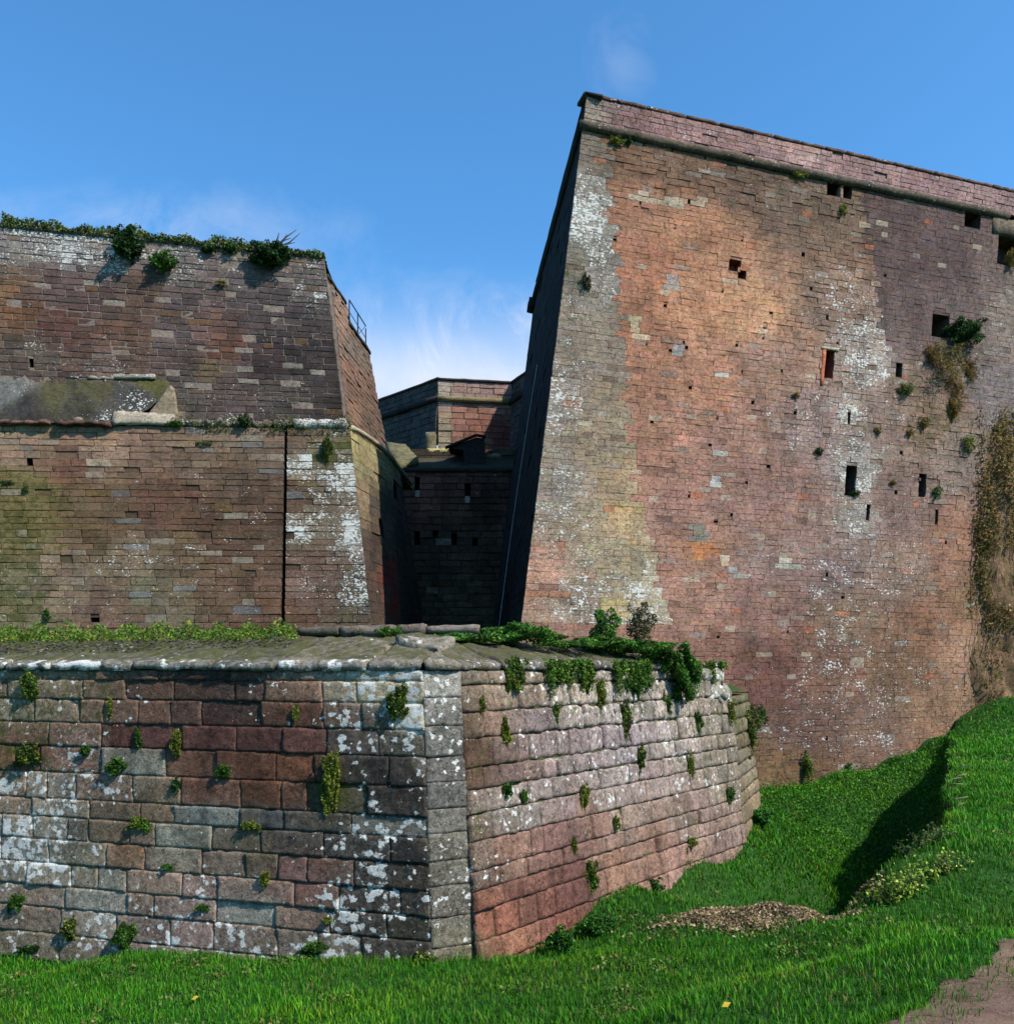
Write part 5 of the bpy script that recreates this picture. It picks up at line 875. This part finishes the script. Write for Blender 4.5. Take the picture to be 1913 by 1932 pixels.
gmound(600, 1800, 70, 20, 'leafy_weed', 'low grass clump at the foot of the low wall by the white niche', 500, .03, MG, 305)
def sprigs(name, label, pts, cols, seed, hgt, n=22, leaf=.038):
    rs_ = np.random.RandomState(seed); t_ = thing(name, label, 'plant', gp(*pts[0])); PP = []
    for (u, v_) in pts:
        b_ = gp(u, v_)
        for k in range(4):
            e_ = b_ + np.array([rs_.uniform(-.2, .15), rs_.uniform(-.1, .1), rs_.uniform(.5, 1) * hgt]); tube('stem', [b_, (b_ + e_) / 2 + rs_.normal(size=3) * .02, e_], [.006, .004, .003], M_TWIG, t_, 4)
            f_ = rs_.rand(n)[:, None]; PP.append(b_ + (e_ - b_) * f_ + rs_.normal(size=(n, 3)) * .025)
    rs2 = np.random.RandomState(seed); leafobj('foliage', [cards(np.concatenate(PP), leaf, cols, rs2, .5, seed)], parent=t_)
SP = [(150, 170, 60), (168, 180, 74), (120, 146, 50)]
sprigs('bank_weed', 'yellow green sprigs along the near lip of the dark ditch', [(1665, 1712), (1690, 1700), (1680, 1708), (1712, 1698)], SP, 1, .22)
sprigs('bank_weed', 'cluster of tall yellow green sprigs on the corner of the bank', [(1720, 1690), (1740, 1678), (1758, 1664)], SP, 2, .30)
sprigs('bank_weed', 'loose weeds at the right end of the bank sprigs', [(1790, 1655), (1808, 1645)], SP + MG, 3, .25)
sprigs('bank_weed', 'thin dark weeds on the edge of the ditch above the sprigs', [(1745, 1600), (1760, 1595), (1775, 1590), (1730, 1605), (1710, 1620)], [(60, 84, 30), (80, 100, 40)], 4, .22)
# bleached roots and dead stems on the cut edge of the bank
t_ = thing('dead_roots', 'pale dead stems and roots trailing over the cut edge of the bank', 'roots', gp(1800, 1500)); M_ROOT = flat_mat('root', (.16, .13, .08)); rs = random.Random(9)
for k in range(9):
    f_ = rs.random(); i = 3.1 + f_ * 2.6; a = BANK[int(i)] + (BANK[int(i) + 1] - BANK[int(i)]) * (i - int(i)); path = []
    for q in range(5): x_ = a[0] + .35 - q * .13 + rs.uniform(-.05, .05); y_ = a[1] + rs.uniform(-.1, .1) + q * .05; path.append((x_, y_, gz1(x_, y_) + .05 + rs.uniform(0, .06)))
    tube('root', path, [.012, .012, .01, .008, .005], M_ROOT, t_, 4)
# dry cuttings
rs = np.random.RandomState(77); hp = [gp(1330, 1740), gp(1380, 1712), gp(1450, 1700), gp(1560, 1715), gp(1520, 1735), gp(1420, 1745)]; c_ = gp(1440, 1738); n = 15000; q = rs.normal(size=(n, 2)) * .42; x = c_[0] + q[:, 0] * 1.25; y = c_[1] + q[:, 1] * .55
e_ = np.exp(-((q[:, 0] * (1 + .3 * np.sin(q[:, 1] * 9))) ** 2 + (q[:, 1] * (1 + .35 * np.sin(q[:, 0] * 7))) ** 2) / .34); k = e_ > .0 + .5 * rs.rand(n) ** 2; x = x[k]; y = y[k]; z = gz(x, y) + e_[k] * (.11 + .05 * np.sin(x * 7) + .04 * np.sin(x * 15 + y * 9)) * rs.rand(k.sum()) ** .4 + .03
leafobj('dry_cuttings', [cards(np.stack([x, y, z], 1), .035, [(178, 152, 118), (150, 122, 90), (196, 172, 136), (120, 94, 68), (110, 108, 60)], rs, .1, 2)], 'flat heap of dry brown cuttings lying on the grass', 'cuttings', kind='stuff')
for k, (u, v_, lb) in enumerate(((1370, 1905, 'yellow fallen leaf on the dark grass at the bottom of the lawn'), (368, 1885, 'yellow fallen leaf in front of the left part of the low wall'))):
    g_ = gp(u, v_ + 20); a = np.array([.03, .01, .01]); b_ = np.array([-.006, .02, .012]); c0 = g_ + np.array([0, 0, .09]); V = [c0 - a, c0 + b_, c0 + a * 1.1, c0 - b_ + (0, 0, .006), c0]
    o = link('fallen_leaf', mesh('fallen_leaf', V, [(0, 1, 4), (1, 2, 4), (2, 3, 4), (3, 0, 4)], [lin((190, 160, 50))] * 5), M_LEAF); tag(o, lb, 'leaf')

# ------------------------------------------------------------------ light, sky, camera
SAZ = math.radians(57); SEL = math.radians(47)      # azimuth from -Y towards +X
S = Vector((math.sin(SAZ) * math.cos(SEL), -math.cos(SAZ) * math.cos(SEL), math.sin(SEL)))
sun = bpy.data.lights.new('sun', 'SUN'); sun.energy = 5.0; sun.angle = math.radians(.5); sun.color = (1, .95, .87)
so = bpy.data.objects.new('sun', sun); C.objects.link(so); so.rotation_euler = (-S).to_track_quat('-Z', 'Y').to_euler(); so.location = S * 50
w = bpy.data.worlds.new('World'); bpy.context.scene.world = w; w.use_nodes = True; t = NT(w); bg = t.n['Background']; bg.inputs[1].default_value = .11
sky = t.a('ShaderNodeTexSky', sky_type='NISHITA'); sky.sun_disc = False; sky.sun_elevation = SEL; sky.sun_rotation = math.atan2(S.x, S.y); sky.ozone_density = 3.0; sky.dust_density = .6; sky.air_density = 1.0
tc = t.a('ShaderNodeTexCoord').outputs['Generated']; sp = t.a('ShaderNodeSeparateXYZ'); t.c(tc, sp.inputs[0])
ax_ = t.math('DIVIDE', sp.outputs[0], t.math('MAXIMUM', sp.outputs[1], .05)); az_ = t.math('DIVIDE', sp.outputs[2], t.math('MAXIMUM', sp.outputs[1], .05))
n1 = t.noise(tc, 6.5, 9, .66, .9); n2 = t.noise(tc, 2.2, 5, .55)
def blob(cx_, cz_, rx, rz, k):
    a = t.math('POWER', t.math('DIVIDE', t.math('SUBTRACT', ax_, cx_), rx), 2); b = t.math('POWER', t.math('DIVIDE', t.math('SUBTRACT', az_, cz_), rz), 2)
    return t.math('MULTIPLY', t.math('EXPONENT', t.math('MULTIPLY', t.math('ADD', a, b), -1)), k)
bl = t.math('ADD', t.math('ADD', blob(-.04, .33, .20, .085, 1.1), blob(-.44, .51, .22, .05, .30)), t.math('ADD', blob(.13, .72, .05, .08, .16), blob(.0, .30, .5, .06, .3)))
cl = t.rng(t.math('MULTIPLY', bl, t.rng(n1, .36, .66, .0, 1.5)), .05, 1.0, 0, .9)
skc = t.mix(1.0, sky.outputs[0], (.62, 1.21, 1.5), 'MULTIPLY')
cl = t.math('MAXIMUM', cl, t.math('MULTIPLY', t.math('MULTIPLY', blob(-.05, .315, .24, .075, 1.15), t.rng(n2, .3, .7, .7, 1.2)), t.rng(n1, .35, .65, .75, 1.1)), True)
t.c(t.mix(cl, skc, (5.0, 5.4, 6.2)), bg.inputs[0])
cam = bpy.data.cameras.new('camera'); co = bpy.data.objects.new('camera', cam); C.objects.link(co); bpy.context.scene.camera = co
co.location = (0, 0, 0); co.rotation_euler = (math.pi / 2, 0, 0); cam.sensor_width = 36; cam.sensor_fit = 'HORIZONTAL'; cam.lens = F / 1913 * 36; cam.shift_y = (HV - 967) / 1913; cam.clip_end = 2000; cam.clip_start = .05
sc = bpy.context.scene; sc.view_settings.view_transform = 'Standard'; sc.view_settings.look = 'None'; sc.view_settings.exposure = .6; sc.view_settings.gamma = 1
sc.render.engine = 'CYCLES'; sc.cycles.max_bounces = 5; sc.cycles.diffuse_bounces = 3; sc.render.resolution_x = 1013; sc.render.resolution_y = 1024

GR = {'wall_shrub': 'shrubs rooted in the rampart walls', 'wall_tuft': 'small plants growing in the wall joints', 'ivy_mound': 'ivy mats on top of the low wall', 'ivy_cascade': 'ivy pouring over the low wall', 'leafy_weed': 'weeds at the foot of the low wall', 'bank_weed': 'sprigs along the lip of the ditch', 'fallen_leaf': 'yellow leaves on the lawn', 'stone_rampart': 'great stone ramparts'}
for o in bpy.data.objects:
    if o.parent is None and o.name.split('.')[0] in GR: o['group'] = GR[o.name.split('.')[0]]
